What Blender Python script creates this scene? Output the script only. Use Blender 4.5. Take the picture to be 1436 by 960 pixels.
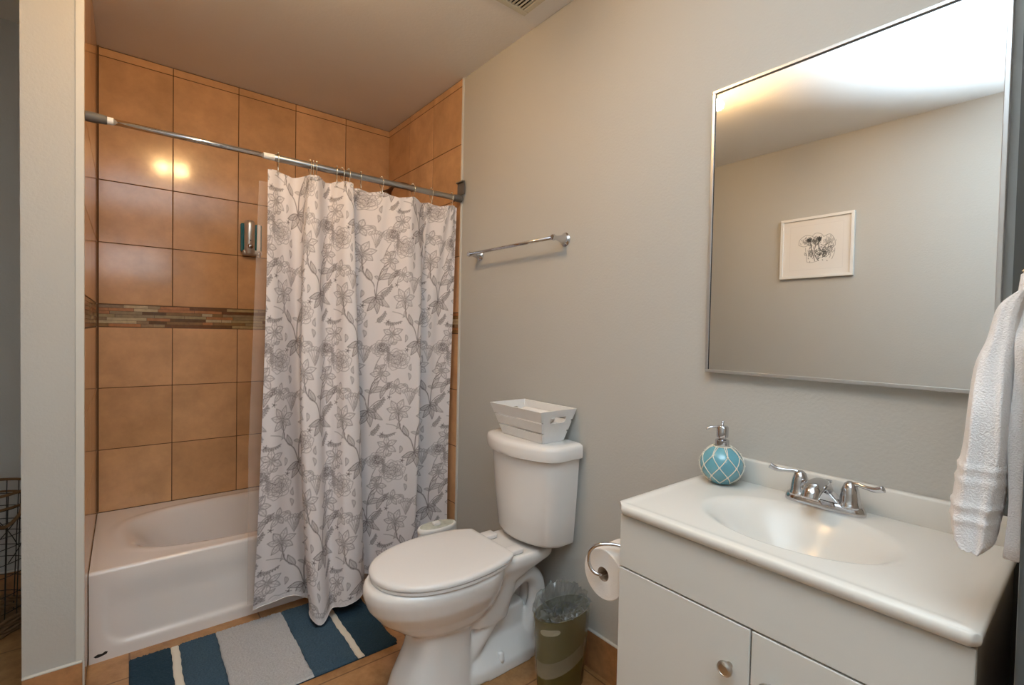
import bpy, bmesh, math, random
import numpy as np
from math import sin, cos, pi, radians as R
from mathutils import Vector, Matrix
random.seed(7); rng = np.random.default_rng(11)
for o in list(bpy.data.objects): bpy.data.objects.remove(o)
S = bpy.context.scene; C = S.collection

# ------------------------------------------------------------ camera
F_PX = 675.10
YAW, PITCH, ROLL = R(38.83), R(-1.3378), R(1.177)
cam_d = bpy.data.cameras.new('camera'); cam = bpy.data.objects.new('camera', cam_d); C.objects.link(cam)
cam_d.sensor_fit = 'HORIZONTAL'; cam_d.sensor_width = 36.0; cam_d.lens = F_PX / 1436 * 36
cam_d.clip_start = 0.02
Fv = Vector((sin(YAW)*cos(PITCH), cos(YAW)*cos(PITCH), sin(PITCH)))
Rv = Vector((cos(YAW), -sin(YAW), 0)); Uv = Rv.cross(Fv)
R2 = Rv*cos(ROLL) + Uv*sin(ROLL); U2 = -Rv*sin(ROLL) + Uv*cos(ROLL)
m = Matrix((R2, U2, -Fv)).transposed().to_4x4(); m.translation = (-1.4173, -3.1374, 1.3006)
cam.matrix_world = m
S.camera = cam
# ------------------------------------------------------------ world, lights, exposure
w = bpy.data.worlds.new('world'); S.world = w; w.use_nodes = True
w.node_tree.nodes['Background'].inputs[0].default_value = (0.8, 0.9, 1.0, 1)
w.node_tree.nodes['Background'].inputs[1].default_value = 0.02
S.view_settings.view_transform = 'Standard'; S.view_settings.look = 'None'
S.view_settings.gamma = 1; S.view_settings.use_curve_mapping = False
S.view_settings.exposure = 0.0
BULB = 410.0
# the photographer's flash, bounced off the ceiling
fl = bpy.data.lights.new('camera_flash', 'SPOT'); fl.energy = 540; fl.color = (0.68, 0.85, 1.0)
fl.spot_size = R(104); fl.spot_blend = 1.0; fl.shadow_soft_size = 0.05
flo = bpy.data.objects.new('camera_flash', fl); C.objects.link(flo)
flo.location = (-1.45, -3.20, 1.45)
flo.rotation_euler = (Vector((-1.28, -3.22, 2.65)) - flo.location).to_track_quat('-Z', 'Y').to_euler()

# ------------------------------------------------------------ materials
def mat(name, col, rough=0.5, metal=0.0, noise=0.0, nscale=8, bump=0.0, bscale=150, coat=0.0, trans=0.0, ior=1.45, alpha=1.0, emis=None, estr=0, sheen=0):
    M = bpy.data.materials.new(name); M.use_nodes = True; nt = M.node_tree; b = nt.nodes['Principled BSDF']
    b.inputs['Base Color'].default_value = (*col, 1); b.inputs['Roughness'].default_value = rough; b.inputs['Metallic'].default_value = metal
    b.inputs['Coat Weight'].default_value = coat; b.inputs['Transmission Weight'].default_value = trans; b.inputs['IOR'].default_value = ior
    b.inputs['Alpha'].default_value = alpha; b.inputs['Sheen Weight'].default_value = sheen
    if emis: b.inputs['Emission Color'].default_value = (*emis, 1); b.inputs['Emission Strength'].default_value = estr
    tc = nt.nodes.new('ShaderNodeTexCoord')
    if noise:
        n = nt.nodes.new('ShaderNodeTexNoise'); n.inputs['Scale'].default_value = nscale; n.inputs['Detail'].default_value = 6
        mx = nt.nodes.new('ShaderNodeMix'); mx.data_type = 'RGBA'
        mx.inputs[6].default_value = (*[c*(1-noise) for c in col], 1); mx.inputs[7].default_value = (*[min(1, c*(1+noise)) for c in col], 1)
        nt.links.new(tc.outputs['Object'], n.inputs['Vector']); nt.links.new(n.outputs['Fac'], mx.inputs[0]); nt.links.new(mx.outputs[2], b.inputs['Base Color'])
    if bump:
        n = nt.nodes.new('ShaderNodeTexNoise'); n.inputs['Scale'].default_value = bscale; n.inputs['Detail'].default_value = 3
        bp = nt.nodes.new('ShaderNodeBump'); bp.inputs['Strength'].default_value = bump; bp.inputs['Distance'].default_value = 0.002
        nt.links.new(tc.outputs['Object'], n.inputs['Vector']); nt.links.new(n.outputs['Fac'], bp.inputs['Height']); nt.links.new(bp.outputs[0], b.inputs['Normal'])
    return M
def N(M, t): return M.node_tree.nodes.new(t)
def LK(M, a, b): M.node_tree.links.new(a, b)
def island_mat(name, stops, rough, noise_scale, noise_amt, coat=0.0, bump=0.15):
    """tile glaze: every tile (mesh island) takes a tone of its own, mottled by noise"""
    M = mat(name, stops[0], rough, coat=coat); b = M.node_tree.nodes['Principled BSDF']
    g = N(M, 'ShaderNodeNewGeometry'); cr = N(M, 'ShaderNodeValToRGB'); cr.color_ramp.interpolation = 'CONSTANT' if len(stops) > 3 else 'LINEAR'
    els = cr.color_ramp.elements
    while len(els) < len(stops): els.new(0.5)
    for i, s in enumerate(stops): els[i].position = i/len(stops) if len(stops) > 3 else i/(len(stops)-1); els[i].color = (*s, 1)
    LK(M, g.outputs['Random Per Island'], cr.inputs[0])
    tc = N(M, 'ShaderNodeTexCoord'); n = N(M, 'ShaderNodeTexNoise'); n.inputs['Scale'].default_value = noise_scale; n.inputs['Detail'].default_value = 8; n.inputs['Roughness'].default_value = 0.65
    LK(M, tc.outputs['Object'], n.inputs['Vector'])
    mr = N(M, 'ShaderNodeMapRange'); mr.inputs[1].default_value = .3; mr.inputs[2].default_value = .7; mr.inputs[3].default_value = 1-noise_amt; mr.inputs[4].default_value = 1+noise_amt
    LK(M, n.outputs['Fac'], mr.inputs[0])
    hs = N(M, 'ShaderNodeHueSaturation'); LK(M, cr.outputs[0], hs.inputs['Color']); LK(M, mr.outputs[0], hs.inputs['Value']); LK(M, hs.outputs[0], b.inputs['Base Color'])
    n2 = N(M, 'ShaderNodeTexNoise'); n2.inputs['Scale'].default_value = 9; bp = N(M, 'ShaderNodeBump'); bp.inputs['Strength'].default_value = bump; bp.inputs['Distance'].default_value = .003
    LK(M, tc.outputs['Object'], n2.inputs['Vector']); LK(M, n2.outputs['Fac'], bp.inputs['Height']); LK(M, bp.outputs[0], b.inputs['Normal'])
    return M
def attr_mat(name, base, ink, rough, bumpscale=None, sheen=0):
    M = mat(name, base, rough, sheen=sheen); b = M.node_tree.nodes['Principled BSDF']
    a = N(M, 'ShaderNodeAttribute'); a.attribute_name = 'ink'
    mx = N(M, 'ShaderNodeMix'); mx.data_type = 'RGBA'; mx.inputs[6].default_value = (*base, 1); mx.inputs[7].default_value = (*ink, 1)
    LK(M, a.outputs['Fac'], mx.inputs[0]); LK(M, mx.outputs[2], b.inputs['Base Color'])
    return M
GREY = (.50, .487, .455)
m_wall = mat('wall_paint', GREY, .6, noise=.02, nscale=2, bump=.35, bscale=120)
m_white_paint = mat('white_trim_paint', (.70, .69, .65), .5)
m_ceil = mat('ceiling_paint', (.84, .83, .80), .8, noise=.02, nscale=3, bump=.3, bscale=90)
m_tile = island_mat('peach_wall_tile', [(.57, .33, .165), (.63, .37, .19), (.66, .395, .21)], .13, 6, .17)
m_mosaic = island_mat('mosaic_strip_glass', [(.20, .09, .04), (.42, .31, .15), (.30, .17, .07), (.50, .22, .09), (.36, .26, .14), (.17, .09, .04), (.33, .22, .12), (.58, .45, .26)], .2, 40, .2)
m_grout = mat('brown_grout', (.13, .07, .035), .9)
m_caulk = mat('white_caulk', (.62, .60, .55), .5)
m_porc = mat('toilet_porcelain', (.80, .77, .74), .10, coat=.3)
m_seat = mat('toilet_seat_plastic', (.80, .77, .75), .22)
m_tub = mat('tub_enamel', (.83, .78, .75), .12, coat=.3)
m_counter = mat('cultured_marble', (.71, .68, .63), .22, noise=.01, nscale=3)
m_cab = mat('white_laminate', (.68, .67, .63), .35)
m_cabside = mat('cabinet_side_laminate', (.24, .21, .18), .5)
m_chrome = mat('chrome', (.60, .60, .62), .08, 1.0)
m_nickel = mat('brushed_nickel', (.55, .52, .48), .3, 1.0)
m_rod = mat('satin_steel_tube', (.42, .43, .44), .28, 1.0)
m_darkgrey = mat('grey_rubber', (.12, .115, .11), .5)
m_brass = mat('pale_brass_wire', (.85, .76, .60), .15, 1.0)
m_mirror = mat('mirror_silver', (.93, .945, .945), .0, 1.0)
m_frame = mat('brushed_aluminium', (.60, .60, .60), .32, .85)
m_blackedge = mat('dark_mirror_edge', (.04, .04, .045), .4)
m_black = mat('black_chip', (.015, .015, .015), .6)
m_glasswhite = mat('white_satin_frame', (.80, .79, .77), .4)
m_terry = mat('white_terry', (.86, .82, .80), .95, bump=1.0, bscale=420, sheen=.3)
m_cloth = mat('white_cloth', (.85, .82, .79), .9, bump=.6, bscale=300)
m_paper = mat('toilet_paper', (.82, .77, .72), .9, bump=.3, bscale=200)
m_card = mat('cardboard_core', (.36, .25, .17), .9)
m_crate = mat('white_washed_wood', (.76, .74, .72), .5, noise=.04, nscale=20, bump=.2, bscale=60)
m_bin = mat('olive_bin_plastic', (.10, .088, .028), .18)
m_binband = mat('pale_olive_slot', (.36, .32, .22), .3)
m_bag = mat('clear_bag_film', (.50, .45, .34), .08, alpha=.16)
m_bagedge = mat('doubled_bag_film', (.50, .44, .33), .10, alpha=.38)
m_bagcrumple = mat('crumpled_bag_film', (.22, .23, .22), .05, alpha=.5, coat=1.0, bump=1.0, bscale=60)
m_bottle = mat('blue_glass', (.13, .36, .44), .08, coat=1.0, noise=.25, nscale=18)
m_rope = mat('cream_cotton_cord', (.74, .70, .60), .9)
m_glassbase = mat('clear_glass', (.75, .85, .80), .05, trans=.8, alpha=.8)
m_bronze = mat('aged_bronze', (.13, .08, .05), .35, .9)
m_teal = mat('teal_soap_window', (.01, .12, .15), .1, coat=.5)
m_silverpl = mat('silver_plastic', (.62, .60, .57), .28, .7)
m_matt_blue = mat('mat_navy', (.014, .042, .070), .95, bump=1.0, bscale=260, noise=.35, nscale=170)
m_mat_mid = mat('mat_blue', (.045, .088, .132), .95, bump=1.0, bscale=260, noise=.4, nscale=170)
m_mat_grey = mat('mat_grey', (.46, .46, .47), .95, bump=1.0, bscale=260, noise=.3, nscale=170)
m_mat_cream = mat('mat_cream', (.74, .68, .58), .95, bump=.8, bscale=260)
m_wire = mat('black_wire', (.02, .018, .015), .5)
m_wicker = mat('brown_wicker', (.18, .10, .045), .8, noise=.3, nscale=40)
m_vent = mat('cream_vent_plastic', (.62, .59, .48), .5)
m_dark = mat('dark_void', (.02, .015, .01), .9)
m_sage = mat('sage_pattern', (.55, .56, .48), .3, noise=.35, nscale=45)
m_wplastic = mat('white_plastic', (.82, .80, .77), .3)
m_bulb = mat('warm_bulb', (1, .9, .7), .4, emis=(1.0, .62, .28), estr=BULB)
m_frost = mat('lamp_base_metal', (.75, .72, .66), .3, .8)
m_liner = mat('clear_vinyl_liner', (.66, .56, .50), .25, alpha=.30)
m_hem = mat('curtain_hem_white', (.78, .73, .72), .9)
m_curtain = attr_mat('floral_curtain_fabric', (.74, .69, .69), (.10, .075, .075), .9)
m_art = attr_mat('pencil_drawing_paper', (.80, .76, .72), (.05, .05, .05), .8)
m_trim_shade = mat('dark_trim_and_corner_shade', (.075, .085, .088), .5)  # doorway trim colour, also the shade painted into the wall corner
# floor: mottled tan ceramic squares
def floor_mat():
    M = mat('tan_floor_tile', (.40, .22, .10), .3); b = M.node_tree.nodes['Principled BSDF']
    tc = N(M, 'ShaderNodeTexCoord'); mp = N(M, 'ShaderNodeMapping'); mp.inputs['Location'].default_value = (.03, .0, 0)
    LK(M, tc.outputs['Object'], mp.inputs['Vector'])
    br = N(M, 'ShaderNodeTexBrick'); br.offset = 0; br.inputs['Scale'].default_value = 1; br.inputs['Brick Width'].default_value = .457; br.inputs['Row Height'].default_value = .457
    br.inputs['Mortar Size'].default_value = .003; br.inputs['Color1'].default_value = (1, 1, 1, 1); br.inputs['Color2'].default_value = (.93, .93, .93, 1); br.inputs['Mortar'].default_value = (.45, .42, .40, 1)
    LK(M, mp.outputs[0], br.inputs['Vector'])
    n = N(M, 'ShaderNodeTexNoise'); n.inputs['Scale'].default_value = 11; n.inputs['Detail'].default_value = 9; n.inputs['Roughness'].default_value = .7; LK(M, tc.outputs['Object'], n.inputs['Vector'])
    cr = N(M, 'ShaderNodeValToRGB'); e = cr.color_ramp.elements; e[0].position = .33; e[0].color = (.29, .135, .045, 1); e[1].position = .68; e[1].color = (.52, .285, .12, 1)
    LK(M, n.outputs['Fac'], cr.inputs[0])
    mx = N(M, 'ShaderNodeMix'); mx.data_type = 'RGBA'; mx.blend_type = 'MULTIPLY'; mx.inputs[0].default_value = 1
    LK(M, cr.outputs[0], mx.inputs[6]); LK(M, br.outputs[0], mx.inputs[7]); LK(M, mx.outputs[2], b.inputs['Base Color'])
    return M
m_floor = floor_mat()
m_basetile = island_mat('tan_base_tile', [(.38, .18, .075), (.44, .22, .10), (.40, .20, .085)], .3, 14, .3)

# ------------------------------------------------------------ helpers
def link(name, me, m, parent=None, smooth=False):
    if m is not None: me.materials.append(m)
    if smooth: me.polygons.foreach_set('use_smooth', [True]*len(me.polygons))
    o = bpy.data.objects.new(name, me); C.objects.link(o)
    if parent is not None:
        o.parent = parent; o.matrix_parent_inverse = Matrix.Translation(-parent.location)
    return o
def obj(name, bm, m, parent=None, smooth=False, angle=None):
    bmesh.ops.recalc_face_normals(bm, faces=bm.faces[:])
    me = bpy.data.meshes.new(name); bm.to_mesh(me); bm.free()
    o = link(name, me, m, parent, smooth or angle is not None)
    if angle is not None:
        me.set_sharp_from_angle(angle=R(angle))
    return o
def tag(o, label, cat, group=None):
    o['label'] = label; o['category'] = cat
    if group: o['group'] = group
    return o
def thing(name, label, cat, loc, group=None):
    o = bpy.data.objects.new(name, None); o.empty_display_size = .05; C.objects.link(o); o.location = loc
    return tag(o, label, cat, group)
def struct(name, bm, m, smooth=False):
    o = obj(name, bm, m, None, smooth); o['kind'] = 'structure'; return o
def box(bm, a, b, bev=0.0, seg=2):
    x0, x1 = sorted((a[0], b[0])); y0, y1 = sorted((a[1], b[1])); z0, z1 = sorted((a[2], b[2]))
    vs = [bm.verts.new(p) for p in [(x0,y0,z0),(x1,y0,z0),(x1,y1,z0),(x0,y1,z0),(x0,y0,z1),(x1,y0,z1),(x1,y1,z1),(x0,y1,z1)]]
    fs = [bm.faces.new([vs[i] for i in q]) for q in [(0,3,2,1),(4,5,6,7),(0,1,5,4),(1,2,6,5),(2,3,7,6),(3,0,4,7)]]
    if bev:
        es = set(e for f in fs for e in f.edges)
        bmesh.ops.bevel(bm, geom=list(es), offset=bev, segments=seg, affect='EDGES', profile=.5)
    return bm
def bx(a, b, bev=0.0, seg=2): return box(bmesh.new(), a, b, bev, seg)
def loft(bm, rings, cap0=True, cap1=True, closed=True):
    L = [[bm.verts.new(p) for p in r] for r in rings]
    n = len(L[0])
    for a, b in zip(L, L[1:]):
        for i in range(n if closed else n-1):
            j = (i+1) % n; bm.faces.new((a[i], a[j], b[j], b[i]))
    if cap0: bm.faces.new(L[0][::-1])
    if cap1: bm.faces.new(L[-1])
    return bm
def tube(bm, pts, r, n=10, closed=False, cap=True, flat=1.0, up=None):
    pts = [Vector(p) for p in pts]; k = len(pts)
    rs = r if isinstance(r, (list, tuple)) else [r]*k
    rings = []; prev = None
    for i, p in enumerate(pts):
        a = pts[(i-1) % k] if (closed or i > 0) else p; b = pts[(i+1) % k] if (closed or i < k-1) else p
        t = (b-a).normalized()
        if prev is None:
            u = Vector(up) if up else (Vector((0,0,1)) if abs(t.z) < .9 else Vector((1,0,0)))
        else: u = prev
        u = (u - t*u.dot(t)).normalized(); v = t.cross(u); prev = u
        rings.append([p + (u*cos(2*pi*j/n)*flat + v*sin(2*pi*j/n))*rs[i] for j in range(n)])
    if closed: rings.append(rings[0]); 
    if closed:
        L = [[bm.verts.new(q) for q in rg] for rg in rings[:-1]]
        for i in range(len(L)):
            A = L[i]; B = L[(i+1) % len(L)]
            for j in range(n): bm.faces.new((A[j], A[(j+1) % n], B[(j+1) % n], B[j]))
        return bm
    return loft(bm, rings, cap, cap)
def lathe(bm, prof, c, n=28, axis='z', sx=1, sy=1):
    rings = []
    for r, h in prof:
        ring = []
        for j in range(n):
            a = 2*pi*j/n; p, q = cos(a)*max(r, 1e-4)*sx, sin(a)*max(r, 1e-4)*sy
            ring.append({'z': (c[0]+p, c[1]+q, c[2]+h), 'x': (c[0]+h, c[1]+p, c[2]+q), 'y': (c[0]+p, c[1]+h, c[2]+q)}[axis])
        rings.append(ring)
    return loft(bm, rings)
def spline(pts, n=8, closed=False):
    P = [Vector(p) for p in pts]; k = len(P); out = []
    for i in range(k if closed else k-1):
        p0 = P[(i-1) % k] if (closed or i > 0) else P[0]; p1 = P[i]; p2 = P[(i+1) % k]; p3 = P[(i+2) % k] if (closed or i < k-2) else P[-1]
        for j in range(n):
            t = j/n; out.append(.5*((2*p1)+(-p0+p2)*t+(2*p0-5*p1+4*p2-p3)*t*t+(-p0+3*p1-3*p2+p3)*t**3))
    if not closed: out.append(P[-1].copy())
    return out
def grid_mesh(name, V, nu, nv, attr=None):
    me = bpy.data.meshes.new(name)
    idx = np.arange(nu*nv).reshape(nv, nu)
    q = np.stack([idx[:-1, :-1], idx[:-1, 1:], idx[1:, 1:], idx[1:, :-1]], -1).reshape(-1, 4)
    me.vertices.add(nu*nv); me.vertices.foreach_set('co', V.astype(np.float32).ravel())
    me.loops.add(q.size); me.loops.foreach_set('vertex_index', q.astype(np.int32).ravel())
    me.polygons.add(len(q)); me.polygons.foreach_set('loop_start', np.arange(0, q.size, 4, dtype=np.int32))
    me.update(calc_edges=True); me.validate()
    me.polygons.foreach_set('use_smooth', np.ones(len(q), dtype=bool))
    if attr is not None:
        a = me.attributes.new('ink', 'FLOAT', 'POINT'); a.data.foreach_set('value', attr.astype(np.float32).ravel())
    return me

# ------------------------------------------------------------ room shell
H = 2.65; L = 1.524; XW = -2.33; YP = -0.97; YH = -4.3; PX = -1.675
struct('floor', bx((XW-.1, YH-.1, -.1), (.1, .1, 0)), m_floor)
struct('ceiling', bx((XW-.1, YH-.1, H), (.1, .1, H+.1)), m_ceil)
struct('wall_right', bx((0, YH, 0), (.1, .1, H)), m_wall)
struct('wall_left', bx((XW-.1, YH, 0), (XW, .1, H)), m_wall)
struct('wall_back', bx((XW, .0105, 0), (0, .1, H)), m_wall)
struct('wall_partition', bx((PX, YP, 0), (-L-.0105, .0105, H)), m_wall)
bm = bmesh.new(); box(bm, (-.5, -3.074, 0), (0, -3.19, H)); struct('wall_front', bm, m_wall)
struct('wall_hall', bx((XW, YH-.1, 0), (0, YH, H)), m_wall)
hw = struct('added_window_hall', bx((-1.80, YH, 1.86), (-.98, YH+.012, 2.26)), m_white_paint)  # invented high window behind the camera, added for extra light and tile reflections
obj('fill_pane', bx((-1.76, YH+.012, 1.90), (-1.02, YH+.016, 2.22)), mat('added_fill_glow', (.9, .95, 1), .3, emis=(.85, .93, 1.0), estr=6.0), hw)  # glowing fill surface, not a known source of daylight
struct('trim_doorway', bx((-.5, -3.072, 0), (-.512, -3.196, 2.1), .003), m_trim_shade)
struct('shade_strip_corner', bx((-.022, -3.07, 0), (0, -3.010, H)), m_trim_shade)  # dark painted strip standing in for the shade in this wall corner
# alcove tiling: single bevelled tiles over a grout bed
ROWS = [(.352, .666), (.666, .975), (.975, 1.281), None, (1.395, 1.700), (1.700, 2.006), (2.006, 2.300), (2.300, 2.608), (2.608, 2.648)]
def tile_wall(name, plane, u0, u1, joints):
    bm = bmesh.new(); g = .0016
    def put(bm, ua, ub, za, zb, d0, d1, bev):
        if plane == 'back': box(bm, (ua, d0, za), (ub, d1, zb), bev, 1)
        elif plane == 'left': box(bm, (-L-d0, ua, za), (-L-d1, ub, zb), bev, 1)
        else: box(bm, (d0, ua, za), (d1, ub, zb), bev, 1)
    D0, D1 = {'back': (0, .008), 'left': (0, .008), 'right': (-.008, -.0005)}[plane]
    G0, G1 = {'back': (.0015, .010), 'left': (.0015, .010), 'right': (-.0066, -.0001)}[plane]
    gb = bmesh.new(); put(gb, u0, u1, .30 if plane == 'back' else .0, H-.001, G0, G1, 0)
    go = struct(name, gb, m_grout)
    rows = [r for r in ROWS if r]
    if plane != 'back': rows = [(.04, .352)] + rows
    for za, zb in rows:
        for ua, ub in zip(joints, joints[1:]):
            z0 = za
            put(bm, ua+g*1.2, ub-g*1.2, z0+g*1.2, zb-g*1.2, D0, D1, .0012)
    t = obj('wall_tiles', bm, m_tile, go)
    mb = bmesh.new(); nrow = 7; hh = (1.393-1.283)/nrow
    for r in range(nrow):
        u = u0 - random.random()*.1
        while u < u1:
            wd = random.choice([.05, .075, .10, .13, .16]); a, b = max(u, u0), min(u+wd, u1)
            if b-a > .004: put(mb, a+.0008, b-.0008, 1.283+r*hh+.0008, 1.283+(r+1)*hh-.0008, D0, D1, 0)
            u += wd
    obj('mosaic_band', mb, m_mosaic, go)
    return go
tile_wall('wall_alcove_back', 'back', -L, 0, [-L+.3048*i for i in range(6)])
tile_wall('wall_alcove_left', 'left', YP+.012, 0, [YP+.012, -.9144, -.6096, -.3048, 0])
tile_wall('wall_alcove_right', 'right', -.918, 0, [-.918, -.6096, -.3048, 0])
struct('trim_alcove_right', bx((-.010, -.930, 0), (0, -.9185, H), .002), m_caulk)
struct('trim_alcove_left', bx((-L-.022, YP-.004, 0), (-L+.001, YP+.011, H), .002), m_caulk)
struct('trim_alcove_corner', bx((-L, -.007, .36), (-L+.007, 0, H)), m_grout)
def baseboard(name, a, b, axis, n):
    """tile skirting with a caulk bead on top"""
    bm = bmesh.new(); t = .011
    lo, hi = (a, b)
    if axis == 'y':   # runs along y against x=0
        k = int(math.ceil(abs(hi[1]-lo[1])/.305)); y = lo[1]
        while y > hi[1]+.001:
            y2 = max(y-.305, hi[1]); box(bm, (-t, y-.001, 0), (0, y2+.001, .146), .002, 1); y = y2
        o = struct(name, bm, m_basetile); c = bx((-t-.001, lo[1], .145), (0, hi[1], .152), .002, 1); obj('caulk_bead', c, m_caulk, o)
    else:
        box(bm, (lo[0], lo[1], 0), (hi[0], hi[1], .146), .002, 1); o = struct(name, bm, m_basetile)
        c = bx((lo[0], lo[1]-.001 if lo[1] < hi[1] else lo[1]+.001, .145), (hi[0], hi[1], .152), .002, 1); obj('caulk_bead', c, m_caulk, o)
baseboard('baseboard_right', (0, -.931), (0, -2.385), 'y', 0)
baseboard('baseboard_partition', (PX, YP-.011), (-L-.004, YP-.0001), 'x', 0)
baseboard('baseboard_back', (XW, -.001), (PX, .0104), 'x', 0)
baseboard('baseboard_left', (XW, YH), (XW+.011, 0), 'x', 0)

# ------------------------------------------------------------ bathtub
YF = -.746; HT = .351
def make_tub():
    t = thing('bathtub', 'white enamel bathtub built into the peach tiled alcove', 'bathtub', (-.76, -.37, 0))
    # deck + basin as one height surface, apron as a second one
    nx, ny = 160, 84
    xs = np.linspace(-L+.0022, -.0105, nx); ys = np.linspace(YF+.012, -.0022, ny)
    X, Y = np.meshgrid(xs, ys)
    cx, cy, rx, ry = -.755, -.385, .668, .300
    d = (np.abs((X-cx)/rx)**3.2 + np.abs((Y-cy)/ry)**3.2)**(1/3.2)      # 1 at the basin edge
    s = np.clip((1.0-d)/.42, 0, 1); s = s*s*(3-2*s)
    lip = np.clip(1-np.abs(d-1.03)/.06, 0, 1)
    Z = HT - .29*s - .004*(d < 1)*0 + .003*lip
    V = np.stack([X, Y, Z], -1).reshape(-1, 3)
    me = grid_mesh('basin', V, nx, ny); link('basin', me, m_tub, t)
    # apron: rolled top edge then panel recessed with a rounded outline
    nz = 90; nx2 = 260
    zs = np.linspace(0, 1, nz); xs2 = np.linspace(-L+.0022, -.0105, nx2)
    XX, T = np.meshgrid(xs2, zs)
    r = .014
    ZZ = np.where(T < .85, T/.85*(HT-r), 0); a = np.clip((T-.85)/.15, 0, 1)*pi/2
    ZZ = np.where(T < .85, ZZ, HT-r+r*np.sin(a)); YY = np.where(T < .85, YF, YF+r-r*np.cos(a))
    # panel mask: rounded rectangle open at top
    x0, z0, cr = -1.475, .052, .07
    dx = x0+cr-XX; dz = z0+cr-ZZ
    dist = np.where((dx > 0) & (dz > 0), np.hypot(dx, dz)-cr, np.maximum(dx, dz)-cr)
    msk = 1/(1+np.exp(dist/.004)); top = np.clip((ZZ-.19)/.12, 0, 1); top = 1-top*top*(3-2*top)
    YY = YY + .011*msk*top*(T < .85)
    V = np.stack([XX, YY, ZZ], -1).reshape(-1, 3)
    me = grid_mesh('apron', V, nx2, nz); link('apron', me, m_tub, t)
    cm = bmesh.new()
    pts = [(0, 0), (.012, .006), (.024, .004), (.034, .010), (.042, .007), (.038, -.001), (.028, -.004), (.016, -.007), (.005, -.006)]
    loft(cm, [[(-1.508+p[0], YF-.0003, .026+p[1]) for p in pts], [(-1.508+p[0], YF+.002, .026+p[1]) for p in pts]])
    o = obj('enamel_chip', cm, m_black, t); o['label'] = 'black chip in the enamel'
    return t
make_tub()

# ------------------------------------------------------------ floral line drawing, rasterised
class Ink:
    def __init__(s, w, h, nx, ny, wrap=True): s.w, s.h, s.nx, s.ny = w, h, nx, ny; s.A = np.zeros((ny, nx)); s.F = np.zeros((ny, nx)); s.wrap = wrap
    def dots(s, P, d, r):
        px = P[:, 0]/s.w*s.nx; py = P[:, 1]/s.h*s.ny; k = int(math.ceil(r+1))
        ix = np.floor(px).astype(int); iy = np.floor(py).astype(int)
        for a in range(-k, k+1):
            for b in range(-k, k+1):
                x = ix+a; y = iy+b; dist = np.hypot(x+.5-px, y+.5-py); v = d*np.clip(1.0-(dist-r+.5), 0, 1)
                if s.wrap: np.maximum.at(s.A, (y % s.ny, x % s.nx), v)
                else:
                    ok = (x >= 0) & (x < s.nx) & (y >= 0) & (y < s.ny); np.maximum.at(s.A, (y[ok], x[ok]), v[ok])
    def line(s, pts, d=.8, r=.6):
        P = np.array(spline([(p[0], p[1], 0) for p in pts], 10))[:, :2] if len(pts) > 2 else np.array(pts, float)
        seg = []; step = s.w/s.nx*.5
        for a, b in zip(P, P[1:]):
            n = max(1, int(np.hypot(*(b-a))/step)); seg.append(a+(b-a)*np.linspace(0, 1, n, endpoint=False)[:, None])
        s.dots(np.concatenate(seg+[P[-1:]]), d, r)
    def fill(s, poly, d):
        P = np.array(poly); c = s.w/s.nx
        x0, y0 = P.min(0); x1, y1 = P.max(0)
        gx, gy = np.meshgrid(np.arange(x0, x1, c), np.arange(y0, y1, c)); ins = np.zeros(gx.shape, bool)
        for (ax, ay), (bx_, by) in zip(P, np.roll(P, -1, 0)):
            cnd = (ay > gy) != (by > gy); ins ^= cnd & (gx < (bx_-ax)*(gy-ay)/(by-ay+1e-12)+ax)
        ix = np.floor(gx[ins]/s.w*s.nx).astype(int); iy = np.floor(gy[ins]/s.h*s.ny).astype(int)
        if s.wrap: s.F[iy % s.ny, ix % s.nx] = np.maximum(s.F[iy % s.ny, ix % s.nx], d)
def draw_leaf(K, x, y, a, l, wd, dark=.75, fill=.28, bend=.15, hatch=7):
    ca, sa = cos(a), sin(a)
    def T(u, v): v = v + bend*l*(u*(1-u))*2; return (x+ca*u*l-sa*v, y+sa*u*l+ca*v)
    up = [T(u, wd*sin(pi*u**.8)*.5) for u in np.linspace(0, 1, 9)]; dn = [T(u, -wd*sin(pi*u**.8)*.5) for u in np.linspace(0, 1, 9)]
    if fill: K.fill(up+dn[::-1], fill)
    K.line(up, dark); K.line(dn, dark); K.line([T(u, 0) for u in (0, .3, .6, .95)], dark*.9, .5)
    for i in range(hatch):
        u = .12+.75*i/hatch
        for sg in (1, -1): K.line([T(u, 0), T(u+.10, sg*wd*sin(pi*min(1, u+.1)**.8)*.42)], dark*.7, .4)
def draw_flower(K, x, y, r, n, rot=0, dark=.65, fill=.07):
    for i in range(n):
        a = rot+2*pi*i/n+random.uniform(-.1, .1); draw_leaf(K, x+cos(a)*r*.12, y+sin(a)*r*.12, a, r*random.uniform(.85, 1.1), r*.55, dark, fill, .05, 2)
    for i in range(14):
        a = random.uniform(0, 6.28); K.line([(x, y), (x+cos(a)*r*.38, y+sin(a)*r*.38)], .7, .4)
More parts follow.
